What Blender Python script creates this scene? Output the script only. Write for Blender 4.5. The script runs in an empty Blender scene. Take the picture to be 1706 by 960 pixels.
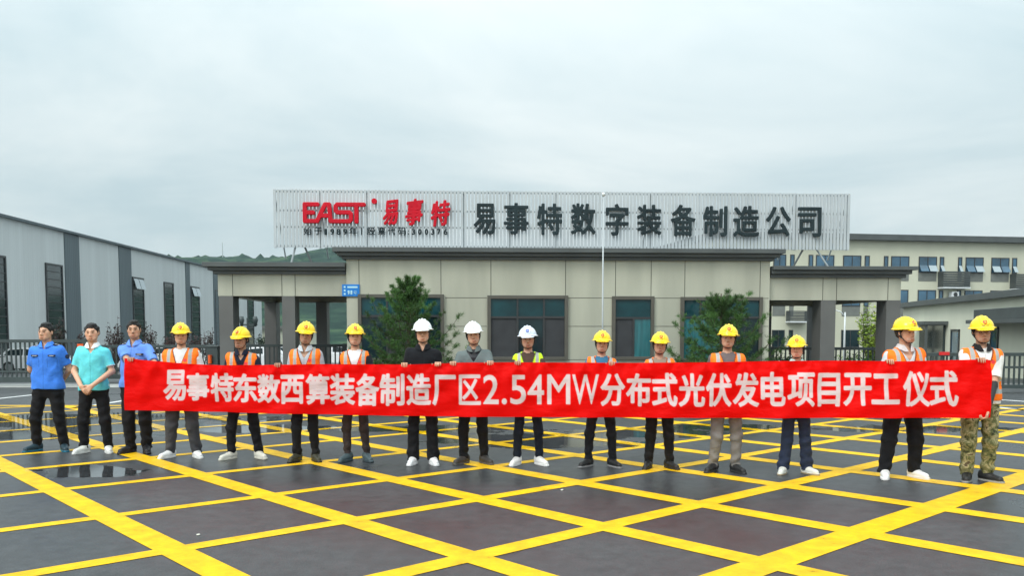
import bpy, bmesh, math, random
import numpy as np
from mathutils import Vector, Matrix

random.seed(7)
SC = bpy.context.scene
COL = SC.collection

# ------------------------------------------------------------------ camera, world, sun, exposure
F_PX, CX, CY, HOR, CAM_H = 1420.0, 853.0, 640.0, 550.0, 1.65
TILT = math.atan((CY - HOR) / F_PX)
cam_d = bpy.data.cameras.new('camera')
cam = bpy.data.objects.new('camera', cam_d)
COL.objects.link(cam)
cam.location = (0, 0, CAM_H)
cam.rotation_euler = (math.radians(90) - TILT, 0, 0)
cam_d.sensor_width = 36.0
cam_d.lens = F_PX / 1706.0 * 36.0
cam_d.shift_y = (CY - 480.0) / 1706.0
cam_d.clip_start, cam_d.clip_end = 0.1, 6000
SC.camera = cam

SUN_EL, SUN_AZ = math.radians(46), math.radians(222)     # azimuth from +Y towards +X: behind the camera, a little left
world = bpy.data.worlds.new('World')
SC.world = world
world.use_nodes = True
wt = world.node_tree
for n in list(wt.nodes):
    wt.nodes.remove(n)


def wn(t, **kw):
    n = wt.nodes.new(t)
    for k, v in kw.items():
        setattr(n, k, v)
    return n


def wmath(op, a, b=None, c=None):
    n = wn('ShaderNodeMath', operation=op)
    for i, v in enumerate((a, b, c)):
        if v is None:
            continue
        if isinstance(v, (int, float)):
            n.inputs[i].default_value = v
        else:
            wt.links.new(v, n.inputs[i])
    return n.outputs[0]


sky = wn('ShaderNodeTexSky', sky_type='NISHITA', sun_disc=False, sun_elevation=SUN_EL, sun_rotation=SUN_AZ)
sky.air_density, sky.dust_density = 1.0, 3.0
tc = wn('ShaderNodeTexCoord')
sep = wn('ShaderNodeSeparateXYZ')
wt.links.new(tc.outputs['Generated'], sep.inputs[0])
zc = wmath('MAXIMUM', sep.outputs['Z'], 0.0)
# overcast cloud sheet seen in perspective: direction projected on a plane overhead
den = wmath('ADD', zc, 0.30)
px_ = wmath('DIVIDE', sep.outputs['X'], den)
py_ = wmath('DIVIDE', sep.outputs['Y'], den)
cmb = wn('ShaderNodeCombineXYZ')
wt.links.new(px_, cmb.inputs[0])
wt.links.new(py_, cmb.inputs[1])
mp = wn('ShaderNodeMapping')
mp.inputs['Rotation'].default_value = (0, 0, math.radians(48))
mp.inputs['Scale'].default_value = (1.1, 1.6, 1)
mp.inputs['Location'].default_value = (1.7, 0.4, 0)
wt.links.new(cmb.outputs[0], mp.inputs[0])
nz = wn('ShaderNodeTexNoise')
nz.inputs['Scale'].default_value = 0.75
nz.inputs['Detail'].default_value = 6
nz.inputs['Roughness'].default_value = 0.56
nz.inputs['Distortion'].default_value = 0.5
wt.links.new(mp.outputs[0], nz.inputs['Vector'])
rp = wn('ShaderNodeValToRGB')
rp.color_ramp.elements[0].position = 0.36
rp.color_ramp.elements[0].color = (0.52, 0.645, 0.685, 1)
rp.color_ramp.elements[1].position = 0.66
rp.color_ramp.elements[1].color = (0.80, 0.865, 0.865, 1)
wt.links.new(nz.outputs['Fac'], rp.inputs[0])
# overcast luminance rises from the horizon to the zenith
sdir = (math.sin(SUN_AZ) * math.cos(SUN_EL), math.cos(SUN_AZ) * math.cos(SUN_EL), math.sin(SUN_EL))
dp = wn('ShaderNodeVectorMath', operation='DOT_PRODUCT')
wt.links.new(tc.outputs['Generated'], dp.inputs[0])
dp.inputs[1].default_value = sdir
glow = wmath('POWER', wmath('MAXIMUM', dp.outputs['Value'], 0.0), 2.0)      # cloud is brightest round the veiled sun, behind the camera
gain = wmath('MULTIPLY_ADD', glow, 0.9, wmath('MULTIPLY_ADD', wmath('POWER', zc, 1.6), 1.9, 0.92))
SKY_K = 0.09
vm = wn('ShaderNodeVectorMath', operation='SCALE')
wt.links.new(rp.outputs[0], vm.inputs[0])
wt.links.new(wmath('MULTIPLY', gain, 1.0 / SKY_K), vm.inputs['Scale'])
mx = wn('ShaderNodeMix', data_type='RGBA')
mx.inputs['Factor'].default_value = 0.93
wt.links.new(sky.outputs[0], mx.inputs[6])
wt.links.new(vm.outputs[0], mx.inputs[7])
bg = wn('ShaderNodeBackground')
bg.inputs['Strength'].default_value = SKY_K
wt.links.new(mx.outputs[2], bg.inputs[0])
wo = wn('ShaderNodeOutputWorld')
wt.links.new(bg.outputs[0], wo.inputs[0])

sun_d = bpy.data.lights.new('sun', 'SUN')
sun_d.energy = 1.5
sun_d.angle = math.radians(22)
sun_d.color = (1.0, 0.96, 0.9)
sun = bpy.data.objects.new('sun', sun_d)
COL.objects.link(sun)
sd = Vector((math.sin(SUN_AZ) * math.cos(SUN_EL), math.cos(SUN_AZ) * math.cos(SUN_EL), math.sin(SUN_EL)))
sun.rotation_euler = (-sd).to_track_quat('-Z', 'Y').to_euler()

SC.view_settings.view_transform = 'Standard'
SC.view_settings.look = 'None'
SC.view_settings.exposure = 0.15
SC.view_settings.gamma = 1.0
SC.view_settings.use_curve_mapping = False
SC.render.engine = 'CYCLES'
SC.cycles.use_denoising = True
SC.cycles.max_bounces = 6
SC.cycles.volume_bounces = 0


# ------------------------------------------------------------------ measuring helpers (photo pixel -> place)
def ray(px, py):
    x, up = (px - CX) / F_PX, -(py - CY) / F_PX
    return np.array([x, math.cos(TILT) + up * math.sin(TILT), -math.sin(TILT) + up * math.cos(TILT)])


def on_y(px, py, Y):
    d = ray(px, py)
    t = Y / d[1]
    return np.array([d[0] * t, Y, CAM_H + d[2] * t])


def on_g(px, py, z=0.0):
    d = ray(px, py)
    t = (z - CAM_H) / d[2]
    return np.array([d[0] * t, d[1] * t, z])


class Frame:
    """An upright wall plane: origin o, direction u along the wall, v pointing away behind it."""

    def __init__(s, o, ang):
        s.o = np.array([o[0], o[1]], float)
        s.a = ang
        s.u = np.array([math.cos(ang), math.sin(ang)])
        s.v = np.array([-math.sin(ang), math.cos(ang)])

    def at(s, px, py, v=0.0):
        d = ray(px, py)
        t = (np.dot(s.o, s.v) + v) / np.dot(d[:2], s.v)
        p = d * t
        return float(np.dot(p[:2] - s.o, s.u)), float(CAM_H + p[2])

    def ux(s, px, v=0.0, py=540):
        return s.at(px, py, v)[0]


# ------------------------------------------------------------------ materials
def new_mat(name):
    m = bpy.data.materials.new(name)
    m.use_nodes = True
    nt = m.node_tree
    return m, nt, nt.nodes['Principled BSDF']


def lin(r, g=None, b=None):
    if g is None:
        r, g, b = r
    f = lambda c: (c / 255.0 / 12.92) if c / 255.0 <= 0.04045 else ((c / 255.0 + 0.055) / 1.055) ** 2.4
    return (f(r), f(g), f(b))


def mat(name, col, rough=0.6, metal=0.0, var=0.0, vscale=3.0, bump=0.0, bscale=60.0, spec=0.5, stretch=(1, 1, 1), coat=0.0):
    """Principled paint with a little uneven wear; col is a linear base colour."""
    m, nt, p = new_mat(name)
    p.inputs['Base Color'].default_value = (*col, 1)
    p.inputs['Roughness'].default_value = rough
    p.inputs['Metallic'].default_value = metal
    p.inputs['Specular IOR Level'].default_value = spec
    p.inputs['Coat Weight'].default_value = coat
    t = None
    if var > 0 or bump > 0:
        t = nt.nodes.new('ShaderNodeTexCoord')
    if var > 0:
        mpn = nt.nodes.new('ShaderNodeMapping')
        mpn.inputs['Scale'].default_value = stretch
        nt.links.new(t.outputs['Object'], mpn.inputs[0])
        n = nt.nodes.new('ShaderNodeTexNoise')
        n.inputs['Scale'].default_value = vscale
        n.inputs['Detail'].default_value = 5
        nt.links.new(mpn.outputs[0], n.inputs['Vector'])
        r = nt.nodes.new('ShaderNodeValToRGB')
        r.color_ramp.elements[0].position = 0.3
        r.color_ramp.elements[0].color = (*[c * (1 - var) for c in col], 1)
        r.color_ramp.elements[1].position = 0.7
        r.color_ramp.elements[1].color = (*[min(1, c * (1 + var)) for c in col], 1)
        nt.links.new(n.outputs['Fac'], r.inputs[0])
        nt.links.new(r.outputs[0], p.inputs['Base Color'])
    if bump > 0:
        n = nt.nodes.new('ShaderNodeTexNoise')
        n.inputs['Scale'].default_value = bscale
        n.inputs['Detail'].default_value = 4
        nt.links.new(t.outputs['Object'], n.inputs['Vector'])
        b = nt.nodes.new('ShaderNodeBump')
        b.inputs['Strength'].default_value = bump
        b.inputs['Distance'].default_value = 0.01
        nt.links.new(n.outputs['Fac'], b.inputs['Height'])
        nt.links.new(b.outputs[0], p.inputs['Normal'])
    return m


def vcol_mat(name, rough=0.8, bump=0.0, bscale=40.0, sheen=0.0, spec=0.4, var=0.0, vscale=12.0, coat=0.0):
    """Colour from the object's own 'Col' attribute (dyed cloth, printed cloth, skin, moulded plastic, leaves)."""
    m, nt, p = new_mat(name)
    a = nt.nodes.new('ShaderNodeAttribute')
    a.attribute_name = 'Col'
    out = a.outputs['Color']
    t = nt.nodes.new('ShaderNodeTexCoord')
    if var > 0:
        n = nt.nodes.new('ShaderNodeTexNoise')
        n.inputs['Scale'].default_value = vscale
        n.inputs['Detail'].default_value = 4
        nt.links.new(t.outputs['Object'], n.inputs['Vector'])
        mr = nt.nodes.new('ShaderNodeMapRange')
        mr.inputs[1].default_value, mr.inputs[2].default_value = 0.3, 0.7
        mr.inputs[3].default_value, mr.inputs[4].default_value = 1 - var, 1 + var
        nt.links.new(n.outputs['Fac'], mr.inputs[0])
        vs = nt.nodes.new('ShaderNodeVectorMath')
        vs.operation = 'SCALE'
        nt.links.new(out, vs.inputs[0])
        nt.links.new(mr.outputs[0], vs.inputs['Scale'])
        out = vs.outputs[0]
    nt.links.new(out, p.inputs['Base Color'])
    p.inputs['Roughness'].default_value = rough
    p.inputs['Specular IOR Level'].default_value = spec
    p.inputs['Sheen Weight'].default_value = sheen
    p.inputs['Coat Weight'].default_value = coat
    if bump > 0:
        n = nt.nodes.new('ShaderNodeTexNoise')
        n.inputs['Scale'].default_value = bscale
        n.inputs['Detail'].default_value = 5
        n.inputs['Distortion'].default_value = 0.6
        nt.links.new(t.outputs['Object'], n.inputs['Vector'])
        b = nt.nodes.new('ShaderNodeBump')
        b.inputs['Strength'].default_value = bump
        b.inputs['Distance'].default_value = 0.02
        nt.links.new(n.outputs['Fac'], b.inputs['Height'])
        nt.links.new(b.outputs[0], p.inputs['Normal'])
    return m


# ------------------------------------------------------------------ object helpers
def tag(o, label=None, cat=None, group=None, kind=None):
    for k, v in (('label', label), ('category', cat), ('group', group), ('kind', kind)):
        if v:
            o[k] = v
    return o


def empty(name, loc=(0, 0, 0), rz=0.0):
    o = bpy.data.objects.new(name, None)
    o.empty_display_size = 0.3
    COL.objects.link(o)
    o.location = loc
    o.rotation_euler = (0, 0, rz)
    return o


def np_mesh(name, V, Q, cols=None, smooth=True):
    """Mesh from numpy verts and faces (n x 3 or n x 4)."""
    me = bpy.data.meshes.new(name)
    V = np.asarray(V, np.float32)
    Q = np.asarray(Q, np.int32)
    k = Q.shape[1]
    me.vertices.add(len(V))
    me.vertices.foreach_set('co', V.ravel())
    me.loops.add(Q.size)
    me.loops.foreach_set('vertex_index', Q.ravel())
    me.polygons.add(len(Q))
    me.polygons.foreach_set('loop_start', np.arange(0, Q.size, k, dtype=np.int32))
    me.polygons.foreach_set('loop_total', np.full(len(Q), k, np.int32))
    me.polygons.foreach_set('use_smooth', np.full(len(Q), smooth, bool))
    me.update(calc_edges=True)
    if cols is not None:
        a = me.attributes.new('Col', 'FLOAT_COLOR', 'POINT')
        c4 = np.ones((len(V), 4), np.float32)
        c4[:, :3] = cols
        a.data.foreach_set('color', c4.ravel())
    return me


def link(name, me, m, parent=None):
    o = bpy.data.objects.new(name, me)
    COL.objects.link(o)
    for k in (m if isinstance(m, (list, tuple)) else [m]):
        me.materials.append(k)
    if parent:
        o.parent = parent
    return o


class MB:
    """Collects boxes, tubes and polygons; build() links them as ONE mesh object."""

    def __init__(s):
        s.v, s.f, s.mi, s.c = [], [], [], []

    def poly(s, pts, mi=0):
        i = len(s.v)
        s.v += [tuple(p) for p in pts]
        s.f.append(tuple(range(i, i + len(pts))))
        s.mi.append(mi)

    def box(s, x0, x1, y0, y1, z0, z1, mi=0):
        x0, x1 = min(x0, x1), max(x0, x1)
        y0, y1 = min(y0, y1), max(y0, y1)
        z0, z1 = min(z0, z1), max(z0, z1)
        i = len(s.v)
        s.v += [(x0, y0, z0), (x1, y0, z0), (x1, y1, z0), (x0, y1, z0), (x0, y0, z1), (x1, y0, z1), (x1, y1, z1), (x0, y1, z1)]
        for q in ((0, 3, 2, 1), (4, 5, 6, 7), (0, 1, 5, 4), (1, 2, 6, 5), (2, 3, 7, 6), (3, 0, 4, 7)):
            s.f.append(tuple(i + k for k in q))
            s.mi.append(mi)
        return s

    def hexa(s, bot, top, mi=0):
        i = len(s.v)
        s.v += [tuple(p) for p in bot] + [tuple(p) for p in top]
        for q in ((0, 3, 2, 1), (4, 5, 6, 7), (0, 1, 5, 4), (1, 2, 6, 5), (2, 3, 7, 6), (3, 0, 4, 7)):
            s.f.append(tuple(i + k for k in q))
            s.mi.append(mi)

    def prism(s, outline, axis, a, b, mi=0):
        """outline: list of 2-D points in the plane across axis ('x','y','z')."""
        def P(p, t):
            return {'x': (t, p[0], p[1]), 'y': (p[0], t, p[1]), 'z': (p[0], p[1], t)}[axis]
        n, i = len(outline), len(s.v)
        s.v += [P(p, a) for p in outline] + [P(p, b) for p in outline]
        s.f.append(tuple(range(i, i + n)))
        s.f.append(tuple(range(i + 2 * n - 1, i + n - 1, -1)))
        for k in range(n):
            s.f.append((i + k, i + n + k, i + n + (k + 1) % n, i + (k + 1) % n))
        s.mi += [mi] * (n + 2)

    def tube(s, pts, r, n=8, mi=0, cap=True):
        pts = [Vector(p) for p in pts]
        rr = r if isinstance(r, (list, tuple)) else [r] * len(pts)
        i0 = len(s.v)
        prev = None
        for k, p in enumerate(pts):
            d = (pts[min(k + 1, len(pts) - 1)] - pts[max(k - 1, 0)]).normalized()
            ref = prev if prev is not None else (Vector((0, 0, 1)) if abs(d.z) < 0.9 else Vector((1, 0, 0)))
            a = (ref - d * ref.dot(d)).normalized()
            prev = a
            b = d.cross(a)
            for j in range(n):
                t = 2 * math.pi * j / n
                s.v.append(tuple(p + (a * math.cos(t) + b * math.sin(t)) * rr[k]))
        for k in range(len(pts) - 1):
            for j in range(n):
                a, b = i0 + k * n + j, i0 + k * n + (j + 1) % n
                s.f.append((a, b, b + n, a + n))
                s.mi.append(mi)
        if cap:
            s.f.append(tuple(range(i0 + n - 1, i0 - 1, -1)))
            e = i0 + (len(pts) - 1) * n
            s.f.append(tuple(range(e, e + n)))
            s.mi += [mi, mi]
        return s

    def build(s, name, m, parent=None, smooth=False, bevel=0.0):
        me = bpy.data.meshes.new(name)
        me.from_pydata(s.v, [], s.f)
        for k in (m if isinstance(m, (list, tuple)) else [m]):
            me.materials.append(k)
        me.polygons.foreach_set('material_index', s.mi)
        bm = bmesh.new()
        bm.from_mesh(me)
        bmesh.ops.recalc_face_normals(bm, faces=bm.faces)
        if bevel > 0:
            bmesh.ops.bevel(bm, geom=list(bm.edges), offset=bevel, segments=2, profile=0.6, affect='EDGES')
        bm.to_mesh(me)
        bm.free()
        if smooth:
            me.polygons.foreach_set('use_smooth', [True] * len(me.polygons))
        me.update()
        o = bpy.data.objects.new(name, me)
        COL.objects.link(o)
        if parent:
            o.parent = parent
        return o


def copy_tree(o, parent=None):
    c = o.copy()
    COL.objects.link(c)
    c.parent = parent
    for ch in [x for x in bpy.data.objects if x.parent == o]:
        copy_tree(ch, c)
    return c


# ------------------------------------------------------------------ implicit modelling (smooth bodies, cloth, letters)
def smin(a, b, k):
    h = np.clip(0.5 + 0.5 * (b - a) / k, 0, 1)
    return b * (1 - h) + a * h - k * h * (1 - h)


class Vox:
    def __init__(s, lo, hi, h):
        s.lo, s.h = np.array(lo, np.float32), h
        n = np.ceil((np.array(hi) - np.array(lo)) / h).astype(int) + 1
        s.n = n
        ax = [s.lo[i] + np.arange(n[i], dtype=np.float32) * h for i in range(3)]
        s.X, s.Y, s.Z = ax[0][:, None, None], ax[1][None, :, None], ax[2][None, None, :]
        s.F = np.full(n, 0.2, np.float32)

    def sl(s, lo, hi):
        a = np.clip(np.floor((np.array(lo) - s.lo) / s.h).astype(int), 0, s.n - 1)
        b = np.clip(np.ceil((np.array(hi) - s.lo) / s.h).astype(int) + 1, a + 1, s.n)
        return tuple(slice(i, j) for i, j in zip(a, b))

    def put(s, prim, k=0.0, mode='add', xf=None):
        fn, lo, hi = prim
        lo, hi = np.array(lo, float), np.array(hi, float)
        if xf is not None:
            R, piv = xf
            cs = np.array([[(lo, hi)[i][0], (lo, hi)[j][1], (lo, hi)[l][2]] for i in (0, 1) for j in (0, 1) for l in (0, 1)])
            cs = (cs - piv) @ R.T + piv
            lo, hi = cs.min(0), cs.max(0)
        m = k + 2.5 * s.h
        q = s.sl(lo - m, hi + m)
        x, y, z = s.X[q[0]], s.Y[:, q[1]], s.Z[:, :, q[2]]
        if xf is not None:
            R, piv = xf
            a, b, c = x - piv[0], y - piv[1], z - piv[2]
            x = R[0, 0] * a + R[1, 0] * b + R[2, 0] * c + piv[0]
            y = R[0, 1] * a + R[1, 1] * b + R[2, 1] * c + piv[1]
            z = R[0, 2] * a + R[1, 2] * b + R[2, 2] * c + piv[2]
        d = fn(x, y, z)
        f = s.F[q]
        if mode == 'add':
            s.F[q] = smin(f, d, k) if k > 0 else np.minimum(f, d)
        elif mode == 'cut':
            s.F[q] = -smin(-f, d, k) if k > 0 else np.maximum(f, -d)
        elif mode == 'and':
            s.F = np.maximum(s.F, fn(s.X, s.Y, s.Z)) if xf is None else s.F

    def mesh(s):
        F = s.F
        ins = F < 0
        u = ins.view(np.uint8)
        c = sum(u[i:F.shape[0] - 1 + i, j:F.shape[1] - 1 + j, k:F.shape[2] - 1 + k] for i in (0, 1) for j in (0, 1) for k in (0, 1))
        act = np.argwhere((c > 0) & (c < 8))
        idx = np.full(c.shape, -1, np.int32)
        idx[act[:, 0], act[:, 1], act[:, 2]] = np.arange(len(act))
        co = [(i, j, k) for i in (0, 1) for j in (0, 1) for k in (0, 1)]
        val = np.stack([F[act[:, 0] + i, act[:, 1] + j, act[:, 2] + k] for i, j, k in co], 1)
        acc = np.zeros((len(act), 3), np.float32)
        cnt = np.zeros((len(act), 1), np.float32)
        for a in range(8):
            for b in range(a + 1, 8):
                pa, pb = np.array(co[a]), np.array(co[b])
                if np.abs(pa - pb).sum() != 1:
                    continue
                va, vb = val[:, a], val[:, b]
                m = (va < 0) != (vb < 0)
                t = np.where(m, va / np.where(m, va - vb, 1), 0)[:, None]
                acc += np.where(m[:, None], pa + t * (pb - pa), 0)
                cnt += m[:, None]
        V = (act + acc / cnt) * s.h + s.lo
        faces = []
        for ax in range(3):
            sl0, sl1 = [slice(None)] * 3, [slice(None)] * 3
            sl0[ax], sl1[ax] = slice(0, -1), slice(1, None)
            a, b = ins[tuple(sl0)], ins[tuple(sl1)]
            e = np.argwhere(a != b)
            o1, o2 = [(1, 2), (2, 0), (0, 1)][ax]
            ok = (e[:, o1] > 0) & (e[:, o2] > 0) & (e[:, o1] < F.shape[o1] - 1) & (e[:, o2] < F.shape[o2] - 1)
            e = e[ok]
            d1, d2 = np.zeros(3, int), np.zeros(3, int)
            d1[o1] = d2[o2] = 1
            q = np.stack([idx[tuple((e - x).T)] for x in (d1 + d2, d2, d1 * 0, d1)], 1)
            flip = ~a[tuple(e.T)]
            q[flip] = q[flip][:, ::-1]
            faces.append(q)
        return V, np.concatenate(faces)


def rc(a, b, r1, r2=None):
    r2 = r1 if r2 is None else r2
    a, b = np.array(a, np.float32), np.array(b, np.float32)
    ba = b - a
    L = float(ba @ ba) + 1e-9

    def f(x, y, z):
        t = np.clip(((x - a[0]) * ba[0] + (y - a[1]) * ba[1] + (z - a[2]) * ba[2]) / L, 0, 1)
        return np.sqrt((x - a[0] - t * ba[0]) ** 2 + (y - a[1] - t * ba[1]) ** 2 + (z - a[2] - t * ba[2]) ** 2) - (r1 + t * (r2 - r1))
    r = max(r1, r2)
    return f, np.minimum(a, b) - r, np.maximum(a, b) + r


def ell(c, r):
    c, r = np.array(c, np.float32), np.array(r, np.float32)

    def f(x, y, z):
        p, q, w = (x - c[0]), (y - c[1]), (z - c[2])
        k0 = np.sqrt((p / r[0]) ** 2 + (q / r[1]) ** 2 + (w / r[2]) ** 2)
        k1 = np.sqrt((p / r[0] ** 2) ** 2 + (q / r[1] ** 2) ** 2 + (w / r[2] ** 2) ** 2) + 1e-6
        return k0 * (k0 - 1) / k1
    return f, c - r, c + r


def rbox(c, h, r=0.004):
    c, h = np.array(c, np.float32), np.array(h, np.float32)

    def f(x, y, z):
        a, b, d = np.abs(x - c[0]) - h[0] + r, np.abs(y - c[1]) - h[1] + r, np.abs(z - c[2]) - h[2] + r
        return np.sqrt(np.maximum(a, 0) ** 2 + np.maximum(b, 0) ** 2 + np.maximum(d, 0) ** 2) + np.minimum(np.maximum(a, np.maximum(b, d)), 0) - r
    return f, c - h, c + h


def prof(zs, aa, bb, yy, n=2.4, xx=None):
    """Stack of superellipse sections between zs[0] and zs[-1]."""
    zs = np.array(zs)

    def f(x, y, z):
        a, b, yc = np.interp(z, zs, aa), np.interp(z, zs, bb), np.interp(z, zs, yy)
        xc = 0 if xx is None else np.interp(z, zs, xx)
        d = (((np.abs(x - xc) / a) ** n + (np.abs(y - yc) / b) ** n) ** (1 / n) - 1) * np.minimum(a, b)
        return np.maximum(d, np.maximum(zs[0] - z, z - zs[-1])).astype(np.float32)
    return f, (-max(aa) - 0.1, min(yy) - max(bb), zs[0]), (max(aa) + 0.1, max(yy) + max(bb), zs[-1])


# ------------------------------------------------------------------ lettering: glyph outlines rasterised once, reused for print and for cut-out letters
_gl = {}


def glyph_tris(ch):
    if ch not in _gl:
        cu = bpy.data.curves.new('glyph', 'FONT')
        cu.body = ch
        cu.resolution_u = 4
        ob = bpy.data.objects.new('glyph', cu)
        COL.objects.link(ob)
        dg = bpy.context.evaluated_depsgraph_get()
        me = bpy.data.meshes.new_from_object(ob.evaluated_get(dg))
        me.calc_loop_triangles()
        V = np.array([v.co[:2] for v in me.vertices])
        T = np.array([t.vertices[:] for t in me.loop_triangles])
        bpy.data.objects.remove(ob)
        bpy.data.curves.remove(cu)
        bpy.data.meshes.remove(me)
        V = (V - V.min(0)) / np.maximum(V.max(0) - V.min(0), 1e-6)
        _gl[ch] = V[T]
    return _gl[ch]


def raster(tris, w, h, x0, y0, x1, y1, out=None):
    """Fill unit-square triangles into a boolean image; the box is in image cells, y downwards."""
    img = np.zeros((h, w), bool) if out is None else out
    for t in tris:
        p = np.stack([x0 + t[:, 0] * (x1 - x0), y1 - t[:, 1] * (y1 - y0)], 1)
        a0, b0 = np.maximum(np.floor(p.min(0)).astype(int), 0)
        a1, b1 = np.minimum(np.ceil(p.max(0)).astype(int) + 1, (w, h))
        if a1 <= a0 or b1 <= b0:
            continue
        gx, gy = np.meshgrid(np.arange(a0, a1) + 0.5, np.arange(b0, b1) + 0.5)
        s = [(p[(i + 1) % 3, 0] - p[i, 0]) * (gy - p[i, 1]) - (p[(i + 1) % 3, 1] - p[i, 1]) * (gx - p[i, 0]) for i in range(3)]
        m = ((s[0] >= -1e-6) & (s[1] >= -1e-6) & (s[2] >= -1e-6)) | ((s[0] <= 1e-6) & (s[1] <= 1e-6) & (s[2] <= 1e-6))
        img[b0:b1, a0:a1] |= m
    return img


def dilate(img, r):
    out = img.copy()
    R = int(math.ceil(r))
    for dy in range(-R, R + 1):
        for dx in range(-R, R + 1):
            if (dx or dy) and dx * dx + dy * dy <= r * r:
                s = np.zeros_like(img)
                s[max(dy, 0):img.shape[0] + min(dy, 0), max(dx, 0):img.shape[1] + min(dx, 0)] = \
                    img[max(-dy, 0):img.shape[0] + min(-dy, 0), max(-dx, 0):img.shape[1] + min(-dx, 0)]
                out |= s
    return out


def blur(a, n=1):
    a = a.astype(np.float32)
    for _ in range(n):
        p = np.pad(a, 1, mode='edge')
        a = (p[:-2, 1:-1] + 2 * p[1:-1, 1:-1] + p[2:, 1:-1]) / 4
        p = np.pad(a, 1, mode='edge')
        a = (p[1:-1, :-2] + 2 * p[1:-1, 1:-1] + p[1:-1, 2:]) / 4
    return a


def letter_mesh(ch, w, h, depth, bold, cell):
    """Cut-out letter of real thickness, w x h metres, lower-left corner at the origin, facing -Y."""
    pad = 3
    nx, nz = int(round(w / cell)), int(round(h / cell))
    b = bold / cell
    m = raster(glyph_tris(ch), nx + 2 * pad, nz + 2 * pad, pad + b, pad + b, pad + nx - b, pad + nz - b)
    m = dilate(m, b) if b >= 0.7 else m
    return mask_mesh(m, cell, depth, pad)


def mask_mesh(m, cell, depth, pad):
    d2 = (0.5 - blur(m, 1)) * 2 * cell
    d2 = d2[::-1].T                                   # x, z upwards
    ny = int(round(depth / cell)) + 4
    ny = max(ny, 8)
    ys = (np.arange(ny) - (ny - 1) / 2) * (depth / (ny - 5))
    F = np.maximum(d2[:, None, :], (np.abs(ys) - depth / 2)[None, :, None]).astype(np.float32)
    v = Vox((0, 0, 0), (1, 1, 1), 1.0)
    v.F, v.h, v.lo = F, 1.0, np.zeros(3, np.float32)
    V, Q = v.mesh()
    V = V * [cell, depth / (ny - 5), cell] + [-(pad) * cell + cell / 2, ys[0], -(pad) * cell + cell / 2]
    return V, Q

# ------------------------------------------------------------------ ground, markings, hills
def gz(y):
    return float(np.interp(y, [-1e4, 27.5, 50, 90, 5000], [0, 0, -0.9, -1.15, -1.3]))


PUD = [(125, 700, 3.4, 1.3), (215, 712, 2.2, 0.9), (150, 786, 0.75, 0.42), (60, 727, 1.9, 0.5), (430, 715, 1.4, 0.6), (1500, 692, 2.0, 0.7),
       (1460, 715, 1.2, 0.5), (1560, 716, 1.6, 0.55), (900, 735, 1.6, 0.9), (760, 715, 1.5, 0.7),
       (1080, 722, 1.3, 0.6), (650, 715, 1.0, 0.5), (1210, 712, 1.2, 0.5)]


def wet_nodes(nt, p, dry_r, base_sock=None):
    """Standing water and damp sheen from world position: roughness, and how dark the surface is where it is soaked."""
    N, L = nt.nodes, nt.links
    t = N.new('ShaderNodeTexCoord')
    n = N.new('ShaderNodeTexNoise')
    n.inputs['Scale'].default_value = 1.7
    n.inputs['Detail'].default_value = 6
    n.inputs['Roughness'].default_value = 0.6
    L.new(t.outputs['Object'], n.inputs['Vector'])
    acc = None

    def M(op, a, b=None, c=None, clamp=False):
        x = N.new('ShaderNodeMath')
        x.operation = op
        x.use_clamp = clamp
        for i, v in enumerate((a, b, c)):
            if v is None:
                continue
            if isinstance(v, (int, float)):
                x.inputs[i].default_value = v
            else:
                L.new(v, x.inputs[i])
        return x.outputs[0]
    for px, py, rx, ry in PUD:
        g = on_g(px, py)
        mp = N.new('ShaderNodeMapping')
        mp.vector_type = 'POINT'
        mp.inputs['Scale'].default_value = (1 / rx, 1 / ry, 0)
        mp.inputs['Location'].default_value = (-g[0] / rx, -g[1] / ry, 0)
        L.new(t.outputs['Object'], mp.inputs[0])
        ln = N.new('ShaderNodeVectorMath')
        ln.operation = 'LENGTH'
        L.new(mp.outputs[0], ln.inputs[0])
        d = M('SUBTRACT', 1.0, ln.outputs['Value'])
        acc = d if acc is None else M('MAXIMUM', acc, d)
    acc = M('MAXIMUM', acc, -0.62)
    mask = M('MULTIPLY_ADD', M('SUBTRACT', n.outputs['Fac'], 0.5), 2.2, acc)
    mask = M('MULTIPLY', M('SUBTRACT', mask, 0.02), 9.0, clamp=True)
    n2 = N.new('ShaderNodeTexNoise')
    n2.inputs['Scale'].default_value = 0.45
    n2.inputs['Detail'].default_value = 7
    L.new(t.outputs['Object'], n2.inputs['Vector'])
    damp = N.new('ShaderNodeMapRange')
    damp.inputs[1].default_value, damp.inputs[2].default_value = 0.35, 0.65
    damp.inputs[3].default_value, damp.inputs[4].default_value = dry_r[0], dry_r[1]
    L.new(n2.outputs['Fac'], damp.inputs[0])
    r = N.new('ShaderNodeMix')
    r.data_type = 'FLOAT'
    L.new(mask, r.inputs[0])
    L.new(damp.outputs[0], r.inputs[2])
    r.inputs[3].default_value = 0.05
    L.new(r.outputs[0], p.inputs['Roughness'])
    fine = N.new('ShaderNodeTexNoise')
    fine.inputs['Scale'].default_value = 75
    fine.inputs['Detail'].default_value = 4
    L.new(t.outputs['Object'], fine.inputs['Vector'])
    b = N.new('ShaderNodeBump')
    b.inputs['Distance'].default_value = 0.006
    L.new(M('MULTIPLY_ADD', mask, -0.33, 0.34), b.inputs['Strength'])
    L.new(fine.outputs['Fac'], b.inputs['Height'])
    L.new(b.outputs[0], p.inputs['Normal'])
    return t, mask, n2, fine, M


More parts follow.
